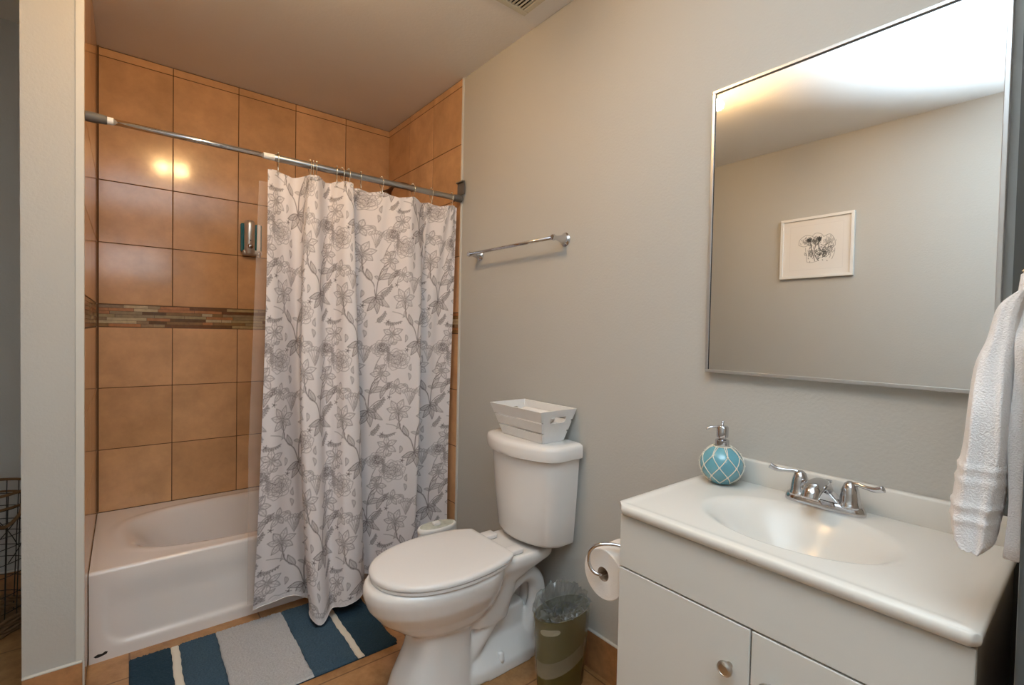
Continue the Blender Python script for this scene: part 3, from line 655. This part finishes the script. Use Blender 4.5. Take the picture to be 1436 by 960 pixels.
# ------------------------------------------------------------ waste bin with clear bag
def make_bin():
    bx_, by_, hb = -.160, -1.903, .285
    t = thing('waste_bin', 'slim olive green plastic waste bin beside the toilet', 'waste bin', (bx_, by_, 0))
    def ov(z, k=1.0, n=44, tilt=0.0):
        s = (.82+.18*z/hb)*k; return [(bx_+cos(2*pi*j/n)*.122*s, by_+math.copysign(abs(sin(2*pi*j/n))**.85, sin(2*pi*j/n))*.070*s, z+tilt*sin(2*pi*j/n)) for j in range(n)]
    bm = bmesh.new(); loft(bm, [ov(0), ov(.1), ov(.2), ov(hb-.004), ov(hb), ov(hb, .965), ov(.1, .95), ov(.012, .94)]); obj('body', bm, m_bin, t, angle=50)
    # slot below the rim
    bm = bmesh.new(); k = 1.006; n = 18; top = []; bot = []
    R0, R1 = [], []
    for j in range(n+1):
        a = -3.0+.85*j/n; s = (.82+.18*.262/hb)*k; h = .011*math.sqrt(max(.02, 1-(2*j/n-1)**4))
        x, y = bx_+cos(a)*.122*s, by_-abs(sin(a))**.85*.070*s
        R0.append((x, y, .250-h)); R1.append((x, y, .250+h))
    va = [bm.verts.new(p) for p in R0]; vb = [bm.verts.new(p) for p in R1]
    for j in range(n): bm.faces.new((va[j], va[j+1], vb[j+1], vb[j]))
    obj('handle_slot', bm, m_binband, t)
    # bag: collar folded over the outside, crumpled body inside and puffing above the rim
    g = thing('bin_bag', 'clear crumpled plastic bag lining the olive waste bin', 'bin bag', (bx_, by_, .02))
    bm = bmesh.new(); n = 72; rings = []
    for i, (z, k) in enumerate([(.165, 1.030), (.170, 1.028), (.185, 1.022), (.215, 1.024), (.245, 1.02), (.280, 1.018), (.2875, 1.0)]):
        r_ = []
        for j in range(n):
            a = 2*pi*j/n; s = (.82+.18*z/hb)*(k+.010*sin(7*a+2*i)*random.uniform(.3, 1))
            r_.append((bx_+cos(a)*.122*s, by_+math.copysign(abs(sin(a))**.85, sin(a))*.070*s, z+(.030*cos(a-.3)*(1 if i < 2 else 0))))
        rings.append(r_)
    loft(bm, rings, False, False); obj('outer_collar', bm, m_bag, g, True)
    bm = bmesh.new(); rings = []
    for z, k in ((.112, 1.045), (.118, 1.034), (.150, 1.030), (.168, 1.032)):
        rings.append([(bx_+cos(2*pi*j/n)*.122*(.82+.18*z/hb)*k, by_+math.copysign(abs(sin(2*pi*j/n))**.85, sin(2*pi*j/n))*.070*(.82+.18*z/hb)*k, z+.030*cos(2*pi*j/n-.3)) for j in range(n)])
    loft(bm, rings, False, False); obj('doubled_edge', bm, m_bagedge, g, True)
    bm = bmesh.new(); rings = []
    prof = [(.2875, 1.0), (.310, 1.0), (.338, .96), (.352, .84), (.325, .66), (.300, .52), (.282, .42), (.290, .30), (.272, .20), (.280, .10), (.270, .03)]
    for i, (z, k) in enumerate(prof):
        r_ = []
        for j in range(n):
            a = 2*pi*j/n; back = .5+.5*sin(a); lift = max(0, 1-abs(i-3)/3.2)
            kk = k*(1+.07*sin(11*a+1.3*i)*(i > 0)+random.uniform(-.06, .06)*(i > 0))
            zz = z if i == 0 else (.2875+(z-.2875)*(1.1*back if z > .2875 else 1))+random.uniform(-.009, .009)
            r_.append((bx_+cos(a)*.122*kk, by_+sin(a)*.070*kk, zz))
        rings.append(r_)
    loft(bm, rings, False, True); o = obj('crumpled_film', bm, m_bagcrumple, g, False)
make_bin()

# ------------------------------------------------------------ towel bar
t = thing('towel_bar', 'empty chrome towel bar mounted on the grey wall above the toilet', 'towel bar', (0, -1.40, 1.68))
ty0, ty1, tz = -1.105, -1.715, 1.683
for yy in (ty0, ty1):
    bm = bmesh.new(); lathe(bm, [(0, 0), (.027, 0), (.028, -.004), (.022, -.009), (.020, -.014), (.014, -.030), (.009, -.050), (.010, -.060), (.013, -.068), (.011, -.076), (0, -.080)], (0, yy, tz), 26, 'x'); obj('post', bm, m_chrome, t, angle=35)
bm = bmesh.new(); tube(bm, [(-.067, ty0+.002, tz), (-.067, ty1-.002, tz)], .0075, 16); obj('bar', bm, m_chrome, t, True)

# ------------------------------------------------------------ wall mirror
t = thing('wall_mirror', 'large rectangular mirror in thin brushed metal frame over the vanity', 'mirror', (0, -2.68, 1.19))
my0, my1, mz0, mz1 = -2.357, -2.995, 1.188, 2.040; dpt = .026; fw = .009
obj('backing_board', bx((-.014, my0-.002, mz0+.002), (-.0005, my1+.002, mz1-.002)), m_blackedge, t)
fr = bmesh.new()
box(fr, (-dpt, my0, mz0), (-.001, my1, mz0+fw), .001, 1); box(fr, (-dpt, my0, mz1-fw), (-.001, my1, mz1), .001, 1)
box(fr, (-dpt, my0, mz0+fw), (-.001, my0-fw, mz1-fw), .001, 1); box(fr, (-dpt, my1, mz0+fw), (-.001, my1+fw, mz1-fw), .001, 1); obj('frame', fr, m_frame, t)
gl = bmesh.new(); vs = [gl.verts.new(p) for p in [(-.0225, my0-fw, mz0+fw), (-.0225, my1+fw, mz0+fw), (-.0225, my1+fw, mz1-fw), (-.0225, my0-fw, mz1-fw)]]; gl.faces.new(vs)
ex = bmesh.ops.extrude_face_region(gl, geom=gl.faces[:]); bmesh.ops.translate(gl, vec=(.004, 0, 0), verts=[v for v in ex['geom'] if isinstance(v, bmesh.types.BMVert)])
obj('mirror_glass', gl, m_mirror, t)
ln = bmesh.new(); box(ln, (-.0232, my0-fw, mz1-fw-.0035), (-.0226, my1+fw, mz1-fw)); box(ln, (-.0232, my0-fw, mz0+fw), (-.0226, my0-fw-.0025, mz1-fw-.0035)); obj('shadow_gap', ln, m_blackedge, t)

# framed print on the left wall, seen in the mirror
def make_art():
    x = XW; y0, y1, z0, z1 = -1.625, -2.075, 1.712, 2.132
    t = thing('framed_print', 'white framed pencil sketch of elephants, reflected in the mirror', 'picture', (x, -1.85, 1.712))
    fr = bmesh.new(); f = .018; a, b = x+.0005, x+.022
    box(fr, (a, y0, z0), (b, y1, z0+f), .001, 1); box(fr, (a, y0, z1-f), (b, y1, z1), .001, 1); box(fr, (a, y0, z0+f), (b, y0-f, z1-f), .001, 1); box(fr, (a, y1, z0+f), (b, y1+f, z1-f), .001, 1); obj('frame', fr, m_glasswhite, t)
    Wp, Hp = .414, .384; K = Ink(Wp, Hp, 240, 222, False)
    def S(pts, d=.6, r=.6): K.line([(.207+(p[0])*.00105, .192+p[1]*.00105) for p in pts], min(1, d*1.3), r*1.25)
    st = random.getstate(); random.seed(3)
    # mat window outline
    for a_, b_ in [((45, 40), (369, 40)), ((369, 40), (369, 344)), ((369, 344), (45, 344)), ((45, 344), (45, 40))]: K.line([(a_[0]*.001, a_[1]*.001), (b_[0]*.001, b_[1]*.001)], .12, .6)
    # two heads facing us, ears spread, trunks curling, tusks
    S([(-100, 20), (-95, 55), (-60, 80), (-25, 72), (-10, 60)]); S([(-100, 20), (-70, 8), (-45, 12)]); S([(-20, 72), (0, 88), (30, 80), (45, 60)])
    S([(45, 60), (80, 72), (105, 40), (112, 0), (95, -18)]); S([(30, 12), (50, 5), (85, 22)], .8, .8); S([(30, -2), (60, -12), (100, 0)], .7, .7)
    S([(-40, 55), (-30, 20), (-22, -20), (-10, -60), (-2, -92)], .85, .9); S([(25, 58), (18, 20), (22, -10), (40, -35), (62, -38), (60, -58), (40, -72)], .9, 1.3)
    S([(-10, 50), (0, 10), (-8, -30), (5, -70), (20, -92)], .8, 1.0); S([(-60, 0), (-55, -40), (-48, -95)]); S([(110, -20), (108, -50), (95, -88)]); S([(-48, -95), (-20, -100), (20, -92)], .5)
    for i in range(620):
        cx, cy, sx, sy, d = random.choice([(-50, 30, 30, 25, .3), (0, 30, 25, 30, .4), (-30, -50, 22, 35, .35), (30, -50, 35, 30, .5), (75, -30, 28, 30, .35), (75, 25, 26, 22, .22), (-38, 42, 9, 8, .8), (22, 42, 8, 9, .8)])
        px, py = random.gauss(cx, sx*.55), random.gauss(cy, sy*.55); q = random.uniform(5, 16); an = random.uniform(.8, 2.4); S([(px, py), (px+cos(an)*q, py+sin(an)*q)], min(1, d*1.7), .75)
    random.setstate(st)
    gy = np.linspace(y0-f, y1+f, 240)[::1]; gz = np.linspace(z0+f, z1-f, 222); Y, Z = np.meshgrid(gy, gz)
    V = np.stack([np.full_like(Y, x+.012), Y, Z], -1).reshape(-1, 3)
    # image is viewed in the room from +x: left of the sheet is at larger |y|... sheet u runs with -y mirrored
    me = grid_mesh('sketch_sheet', V, 240, 222, K.A[:, :]); link('sketch_sheet', me, m_art, t)
    obj('back_board', bx((x+.001, y0-f, z0+f), (x+.011, y1+f, z1-f)), m_wplastic, t)
make_art()

# ------------------------------------------------------------ ceiling vent & lamp
t = thing('ceiling_vent', 'cream slotted exhaust vent grille in the ceiling near the wall', 'vent', (-.24, -1.68, H))
vx0, vx1, vy0, vy1 = -.400, -.092, -1.838, -1.530; fr = bmesh.new(); w_ = .028
for a, b in [((vx0, vy0), (vx1, vy0+w_)), ((vx0, vy1-w_), (vx1, vy1)), ((vx0, vy0+w_), (vx0+w_, vy1-w_)), ((vx1-w_, vy0+w_), (vx1, vy1-w_))]: box(fr, (*a, H-.010), (*b, H-.0005), .003, 1)
obj('frame', fr, m_vent, t); obj('dark_duct', bx((vx0+w_, vy0+w_, H-.0018), (vx1-w_, vy1-w_, H-.0006)), m_dark, t)
ns = 15
for i in range(ns):
    xx = vx0+w_+(vx1-vx0-2*w_)*(i+.5)/ns; obj('slat', bx((xx-.0038, vy0+w_-.001, H-.0085), (xx+.0038, vy1-w_+.001, H-.003), .001, 1), m_vent, t)
t = thing('ceiling_lamp', 'warm two-bulb ceiling lamp glimpsed at the top left edge of the mirror', 'lamp', (-1.12, -1.74, H))
bm = bmesh.new(); lathe(bm, [(0, 0), (.075, 0), (.078, -.006), (.070, -.020), (.030, -.028), (0, -.028)], (-1.12, -1.74, H-.0005), 32); obj('canopy', bm, m_frost, t, True)
for sg in (-1, 1):
    bm = bmesh.new(); tube(bm, [(-1.12+sg*.008, -1.74, H-.022), (-1.12+sg*.035, -1.74, H-.052)], .014, 14); obj('socket', bm, m_frost, t, True)
    bm = bmesh.new(); d = Vector((sg*.75, 0, -.66)).normalized(); p = Vector((-1.12+sg*.035, -1.74, H-.052)); tube(bm, [p, p+d*.012, p+d*.028, p+d*.045, p+d*.060, p+d*.068], [.012, .016, .024, .027, .020, .005], 18); obj('bulb', bm, m_bulb, t, True)

# ------------------------------------------------------------ vanity
VY0, VY1 = -2.378, -3.036; ZC = .882; XF = -.474
def make_vanity():
    t = thing('vanity_cabinet', 'white laminate bathroom vanity cabinet with two doors under the sink top', 'cabinet', (-.23, (VY0+VY1)/2, 0))
    ya, yb = VY0-.013, VY1+.006; xf = -.443; zt = .859
    bm = bmesh.new(); box(bm, (xf, ya, .0), (-.0125, ya-.015, zt)); obj('side_panel', bm, m_cab, t)
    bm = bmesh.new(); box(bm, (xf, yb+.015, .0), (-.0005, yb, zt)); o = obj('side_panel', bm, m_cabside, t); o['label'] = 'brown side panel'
    obj('bottom_panel', bx((xf, ya-.0155, .08), (-.0125, yb+.0155, .095)), m_cab, t); obj('toe_kick', bx((xf+.05, ya-.0155, 0), (xf+.065, yb+.0155, .08)), m_cab, t)
    obj('back_panel', bx((-.0185, ya-.0155, .095), (-.0125, yb+.0155, zt-.01)), m_cab, t)
    obj('false_drawer_front', bx((xf-.017, ya, .7275), (xf-.0005, yb, .855), .0018, 2), m_cab, t)
    ym = -2.7135
    for y0, y1, ky in ((ya, ym+.0015, ym+.040), (ym-.0015, yb, ym-.040)):
        d = obj('door', bx((xf-.017, y0, .085), (xf-.0005, y1, .7235), .0018, 2), m_cab, t)
        bm = bmesh.new(); lathe(bm, [(0, 0), (.006, 0), (.005, -.010), (.0075, -.014), (.0145, -.017), (.0155, -.020), (.0145, -.024), (.010, -.027), (.0095, -.0262), (0, -.0275)], (xf-.017, ky, .634), 26, 'x'); kn = obj('knob', bm, m_nickel, d, angle=40); kn['label'] = 'brushed nickel round knob'
make_vanity()
def make_top():
    t = thing('sink_top', 'cream cultured marble vanity top with moulded oval basin and backsplash', 'sink', (-.23, (VY0+VY1)/2, .86))
    nx, ny = 130, 180
    xs = np.linspace(XF, -.0006, nx); ys = np.linspace(VY0, VY1, ny); X, Y = np.meshgrid(xs, ys)
    cx, cy, rx, ry = -.252, -2.707, .152, .205
    d = np.sqrt(((X-cx)/rx)**2+((Y-cy)/ry)**2); s = np.clip((1.02-d)/.75, 0, 1); s = s*s*(3-2*s)
    Z = ZC - .105*s
    # no-drip rim along front and both ends
    e = np.minimum(np.minimum(X-XF, VY0-Y), Y-VY1); Z = Z + .002*np.exp(-((e-.016)/.010)**2)
    Z = Z - .002*np.clip(1-e/.0045, 0, 1)**2
    # front corners clipped
    dl = (X-XF)+(VY0-Y)*1.0; cut = np.clip(.026-dl, 0, 1); X = X+cut*.5; Y = Y-cut*.5
    dr = (X-XF)+(Y-VY1)*1.0; cut = np.clip(.010-dr, 0, 1); X = X+cut*.5; Y = Y+cut*.5
    V = np.stack([X, Y, Z], -1)
    bm = bmesh.new(); me = grid_mesh('counter', V.reshape(-1, 3), nx, ny); bm.from_mesh(me); bm.verts.ensure_lookup_table()
    per = [(0, i) for i in range(nx)]+[(j, nx-1) for j in range(1, ny)]+[(ny-1, i) for i in range(nx-2, -1, -1)]+[(j, 0) for j in range(ny-2, 0, -1)]
    top = [bm.verts[j*nx+i] for j, i in per]
    c = Vector((-.23, (VY0+VY1)/2, 0)); prev = top
    for z, ins in ((.872, -.0005), (.866, .0005), (.860, .004)):
        cur = [bm.verts.new((min(v.co.x+(ins if v.co.x < c.x else 0), -.0006), v.co.y-(ins if v.co.y > c.y else -ins), z)) for v in top]
        for i in range(len(top)): j = (i+1) % len(top); bm.faces.new((prev[i], prev[j], cur[j], cur[i]))
        prev = cur
    for f in bm.faces: f.smooth = True
    obj('counter', bm, m_counter, t, angle=60)
    bs = bx((-.024, VY0-.058, ZC-.004), (-.0006, VY1+.001, .948), .006, 3); obj('backsplash', bs, m_counter, t, angle=40)
make_top()

# faucet
t = thing('faucet', 'chrome two-handle centerset faucet on the sink top', 'faucet', (-.066, -2.705, ZC)); fx, fy = -.068, -2.705
def stad(z, a, b, k=1.0): return [(fx+cos(2*pi*j/40)*a*k, fy+math.copysign(abs(sin(2*pi*j/40))**.6, sin(2*pi*j/40))*b, z) for j in range(40)]
z = ZC+.0008
bm = bmesh.new(); loft(bm, [stad(z, .027, .088), stad(z+.003, .028, .089), stad(z+.012, .026, .087), stad(z+.020, .022, .083), stad(z+.023, .017, .078)]); obj('base_plate', bm, m_chrome, t, angle=45)
bm = bmesh.new(); loft(bm, [[(fx-.022, fy-.045, z+.018), (fx+.018, fy-.045, z+.018), (fx+.018, fy+.045, z+.018), (fx-.022, fy+.045, z+.018)], [(fx-.020, fy-.016, z+.045), (fx+.012, fy-.016, z+.045), (fx+.012, fy+.016, z+.045), (fx-.020, fy+.016, z+.045)]]); bmesh.ops.recalc_face_normals(bm, faces=bm.faces[:]); bmesh.ops.bevel(bm, geom=bm.edges[:], offset=.005, segments=3, affect='EDGES'); obj('spout_riser', bm, m_chrome, t, angle=45)
bm = bmesh.new(); sp = spline([(fx+.012, fy, z+.030), (fx-.005, fy, z+.050), (fx-.030, fy, z+.060), (fx-.058, fy, z+.060), (fx-.080, fy, z+.052), (fx-.090, fy, z+.036)], 6)
tube(bm, sp, [.017+.004*sin(pi*i/(len(sp)-1)) for i in range(len(sp))], 18, flat=.8); obj('spout', bm, m_chrome, t, True)
bm = bmesh.new(); tube(bm, [(fx+.024, fy, z+.018), (fx+.024, fy, z+.050)], .0025, 8); lathe(bm, [(0, 0), (.004, 0), (.0055, .006), (.009, .010), (.009, .014), (0, .016)], (fx+.024, fy, z+.048), 16); obj('lift_rod', bm, m_chrome, t, angle=40)
for sg, ang in ((1, R(18)), (-1, R(-14))):
    hy = fy+sg*.0545
    bm = bmesh.new(); lathe(bm, [(0, 0), (.0245, 0), (.0255, .004), (.0235, .009), (.0215, .012), (.0205, .024), (.0175, .042), (.0125, .055), (.006, .0605), (0, .0615)], (fx, hy, z+.016), 26); h = obj('handle_bell', bm, m_chrome, t, angle=35)
    dx = -cos(0)*.0; bm = bmesh.new(); u = Vector((-sin(abs(ang)), sg*cos(ang), 0)).normalized(); p = Vector((fx, hy, z+.066))
    pts = spline([p-u*.008+Vector((0, 0, -.018)), p-u*.002+Vector((0, 0, -.004)), p+u*.012+Vector((0, 0, .007)), p+u*.030+Vector((0, 0, .006)), p+u*.052+Vector((0, 0, .006)), p+u*.070+Vector((0, 0, .013))], 5)
    tube(bm, pts, [.0135-.0085*min(1, i/11)+.0028*max(0, (i-16)/8) for i in range(len(pts))], 12, flat=.75); obj('lever', bm, m_chrome, h, True)

# bottle with rope net
RV = .0555
def make_bottle():
    cx, cy, rb = -.094, -2.455, .0575; cz = ZC+.0512+.0032
    t = thing('lotion_bottle', 'round blue glass pump bottle wrapped in cream rope netting on the sink top', 'bottle', (cx, cy, ZC))
    prof = [(0, -.0530), (.022, -.0530), (.030, -.0505)]+[(rb*cos(a), RV*sin(a)) for a in np.linspace(-1.05, 1.15, 18)]+[(.019, .050), (.016, .054), (0, .054)]
    bm = bmesh.new(); lathe(bm, prof, (cx, cy, cz), 40); obj('glass_body', bm, m_bottle, t, True)
    bm = bmesh.new(); n = 8
    def on(a, e): return (cx+cos(a)*cos(e)*(rb+.0012), cy+sin(a)*cos(e)*(rb+.0012), cz+sin(e)*(RV+.0012))
    lv = [(1.12, 0), (.55, 0), (.02, .5), (-.45, 0), (-.95, .5)]
    for k in range(n):
        base = 2*pi*k/n
        for sg in (1, -1):
            for (e0, s0), (e1, s1) in zip(lv, lv[1:]):
                if (e0, s0) == lv[0]: a0 = base+sg*.10; a1 = base+0*sg
                else: a0 = base+s0*2*pi/n; a1 = a0+sg*pi/n
                if (e0, s0) == lv[0] and sg < 0: a0 = base-.10
                pts = [on(a0+(a1-a0)*q, e0+(e1-e0)*q) for q in np.linspace(0, 1, 6)]; tube(bm, pts, .0013, 6)
        for (e, s) in lv[1:-1]: p = on(base+s*2*pi/n, e); lathe(bm, [(0, -.003), (.0025, -.002), (.0032, 0), (.0025, .002), (0, .003)], p, 8)
    tube(bm, [on(a, 1.14) for a in np.linspace(0, 2*pi, 24, endpoint=False)], .002, 6, True); obj('rope_net', bm, m_rope, t, True)
    bm = bmesh.new(); q = cz+.050; lathe(bm, [(0, 0), (.0185, 0), (.019, .003), (.0185, .018), (.016, .020), (.010, .021), (.010, .026), (.0155, .027), (.016, .030), (.016, .055), (.014, .058), (0, .059)], (cx, cy, q), 26); obj('pump_collar', bm, m_chrome, t, angle=35)
    bm = bmesh.new(); lathe(bm, [(0, 0), (.003, 0), (.003, .008), (.0045, .010), (.0045, .013), (0, .015)], (cx, cy, q+.058), 12)
    tube(bm, spline([(cx, cy, q+.053), (cx-.014, cy+.012, q+.055), (cx-.026, cy+.024, q+.053), (cx-.032, cy+.030, q+.046)], 5), .0032, 10); obj('pump_nozzle', bm, m_chrome, t, True)
make_bottle()

# toilet paper on the vanity side
def make_tp():
    x0, x1, yc, zc, r = -.432, -.330, -2.316, .664, .066
    t = thing('toilet_paper_roll', 'white toilet paper roll hanging on the chrome ring at the vanity side', 'toilet paper', (-.38, yc, zc))
    bm = bmesh.new(); n = 44; ring = lambda rr, x: [(x, yc+cos(2*pi*j/n)*rr, zc+sin(2*pi*j/n)*rr) for j in range(n)]
    loft(bm, [ring(.0185, x0+.001), ring(r-.002, x0), ring(r, x0+.002), ring(r, x1-.002), ring(r-.002, x1), ring(.0185, x1-.001)], False, False); obj('paper', bm, m_paper, t, angle=40)
    bm = bmesh.new(); loft(bm, [ring(.0186, x0+.001), ring(.0186, x1-.001), ring(.0176, x1-.001), ring(.0176, x0+.001), ring(.0186, x0+.001)], False, False); obj('core', bm, m_card, t, True)
    h = thing('paper_holder', 'chrome open-ring toilet paper holder fixed to the vanity side', 'paper holder', (-.40, VY0-.012, .74))
    bm = bmesh.new(); lathe(bm, [(0, 0), (.020, 0), (.018, .007), (.008, .010), (0, .010)], (-.395, VY0-.0128, .742), 20, 'y'); obj('mount', bm, m_chrome, h, True)
    bm = bmesh.new(); tube(bm, spline([(-.395, VY0-.008, .742), (-.415, -2.345, .748), (-.445, -2.312, .745), (-.452, -2.288, .722), (-.452, -2.283, .695), (-.450, -2.295, .672), (-.440, -2.312, .6645), (-.40, -2.316, .6635), (-.335, -2.316, .6635)], 6), .0045, 12); obj('arm', bm, m_chrome, h, True)
make_tp()

# ------------------------------------------------------------ hand towel at the right edge
def make_towel():
    xc = -.42; fr = [(-3.0655, 1.395), (-3.057, 1.378), (-3.033, 1.351), (-3.023, 1.303), (-3.011, 1.258), (-3.004, 1.153), (-2.999, 1.115), (-2.995, 1.075), (-2.993, 1.045), (-2.996, 1.012), (-3.006, 1.000)]
    bk = [(-3.068, 1.395), (-3.066, 1.378), (-3.060, 1.351), (-3.057, 1.303), (-3.055, 1.258), (-3.054, 1.153), (-3.052, 1.115), (-3.049, 1.075), (-3.045, 1.045), (-3.042, 1.010), (-3.034, .996)]
    t = thing('hand_towel', 'white terry hand towel hanging from a hook by the vanity, right edge', 'towel', (xc, -3.05, .996))
    F_ = spline([(a, b, 0) for a, b in fr], 8); B_ = spline([(a, b, 0) for a, b in bk], 8); bm = bmesh.new(); rings = []
    for i, (f, b) in enumerate(zip(F_, B_)):
        z = (f.y+b.y)/2; yc = (f.x+b.x)/2; ry = abs(f.x-b.x)/2; k = min(1, (1.40-z)/.20); rx = .010+.050*k
        d = 0
        for zb in (1.118, 1.098, 1.062, 1.042): d += .0022*math.exp(-((z-zb)/.0035)**2)
        r_ = []
        for j in range(48):
            a = 2*pi*j/48; wv = 1+.10*sin(5*a+1.0)*k+.03*sin(11*a+z*30)
            ca, sa = cos(a), sin(a); r_.append((xc+rx*wv*math.copysign(abs(ca)**.8, ca)+d*ca, yc+(ry*(1+.04*sin(7*a+2)*k)+d)*math.copysign(abs(sa)**.8, sa), f.y if sa > 0.2 else (b.y if sa < -.2 else z)))
        rings.append(r_)
    loft(bm, rings); obj('front_roll', bm, m_terry, t, True)
    bm = bmesh.new(); rings = []
    for i in range(16):
        z = 1.40-.405*i/15; k = min(1, i/4); rings.append([(xc+.01+(-.05-.015*k)*(1 if s < 2 else -1)*(.3+.7*k), -3.0690+(0.0 if s in (0, 3) else .016+.002*sin(i*.9)), z) for s in range(4)])
    rings = [[(p[0]+.02, p[1], p[2]) for p in r] for r in rings]
    loft(bm, rings); bmesh.ops.recalc_face_normals(bm, faces=bm.faces[:]); bmesh.ops.bevel(bm, geom=[e for e in bm.edges], offset=.002, segments=1, affect='EDGES'); obj('back_layer', bm, m_terry, t, True)
    h = thing('towel_hook', 'small brass hook on the wall holding the white hand towel', 'hook', (xc, -3.069, 1.43))
    bm = bmesh.new(); lathe(bm, [(0, 0), (.014, 0), (.012, .003), (0, .004)], (xc, -3.0698, 1.43), 18, 'y'); obj('plate', bm, m_brass, h, True)
    bm = bmesh.new(); tube(bm, spline([(xc, -3.067, 1.43), (xc, -3.062, 1.42), (xc, -3.060, 1.405), (xc, -3.056, 1.400)], 4), .0022, 8); obj('prong', bm, m_brass, h, True)
make_towel()

# ------------------------------------------------------------ wire hamper in the niche
def make_hamper():
    cx, cy = -1.90, -.205; t = thing('wire_basket', 'tall black wire basket with rope rim and wicker base in the dark niche', 'basket', (cx, cy, 0))
    r = lambda z: .150+.022*z/.59
    circ = lambda z, rr=None: [(cx+cos(a)*(rr or r(z)), cy+sin(a)*(rr or r(z)), z) for a in np.linspace(0, 2*pi, 40, endpoint=False)]
    bm = bmesh.new()
    for z in (.10, .17, .24, .30, .36, .42, .48, .53): tube(bm, circ(z+random.uniform(-.01, .01)), .0018, 6, True)
    for k in range(22):
        a = 2*pi*k/22; tube(bm, [(cx+cos(a+.04*sin(k))*r(0)*.98, cy+sin(a+.04*sin(k))*r(0)*.98, .01), (cx+cos(a)*r(.59), cy+sin(a)*r(.59), .59)], .0018, 6)
    for k in range(8):
        a = 2*pi*k/8; tube(bm, [(cx+cos(a+q*.9)*(r(.1+.5*q)+.001), cy+sin(a+q*.9)*(r(.1+.5*q)+.001), .30+.18*q) for q in np.linspace(0, 1, 8)], .0018, 6)
    obj('wire_frame', bm, m_wire, t, True)
    bm = bmesh.new(); tube(bm, circ(.59), .006, 8, True); obj('rope_rim', bm, m_wicker, t, True)
    bm = bmesh.new()
    for i, z in enumerate((.008, .022, .036, .050, .064)): tube(bm, [(p[0], p[1], p[2]+.005*sin(j*2+i*pi)) for j, p in enumerate(circ(z, r(z)+.002))], .0085, 6, True)
    obj('wicker_base', bm, m_wicker, t, True)
    bm = bmesh.new(); lathe(bm, [(0, 0), (.148, 0), (.148, .008), (0, .008)], (cx, cy, .002), 32); obj('floor_disc', bm, m_wicker, t)
    for a0 in (-.95, -2.2+4.4):
        bm = bmesh.new(); tube(bm, spline([(cx+cos(a0+d)*(r(.5)+.012), cy+sin(a0+d)*(r(.5)+.012), z) for d, z in [(-.35, .54), (-.30, .50), (0, .465), (.30, .50), (.35, .54)]], 5), .007, 8); obj('rope_handle', bm, m_wicker, t, True)
    bm = bmesh.new(); tube(bm, circ(.535, r(.535)+.004), .005, 8, True); obj('rope_band', bm, m_wicker, t, True)
make_hamper()
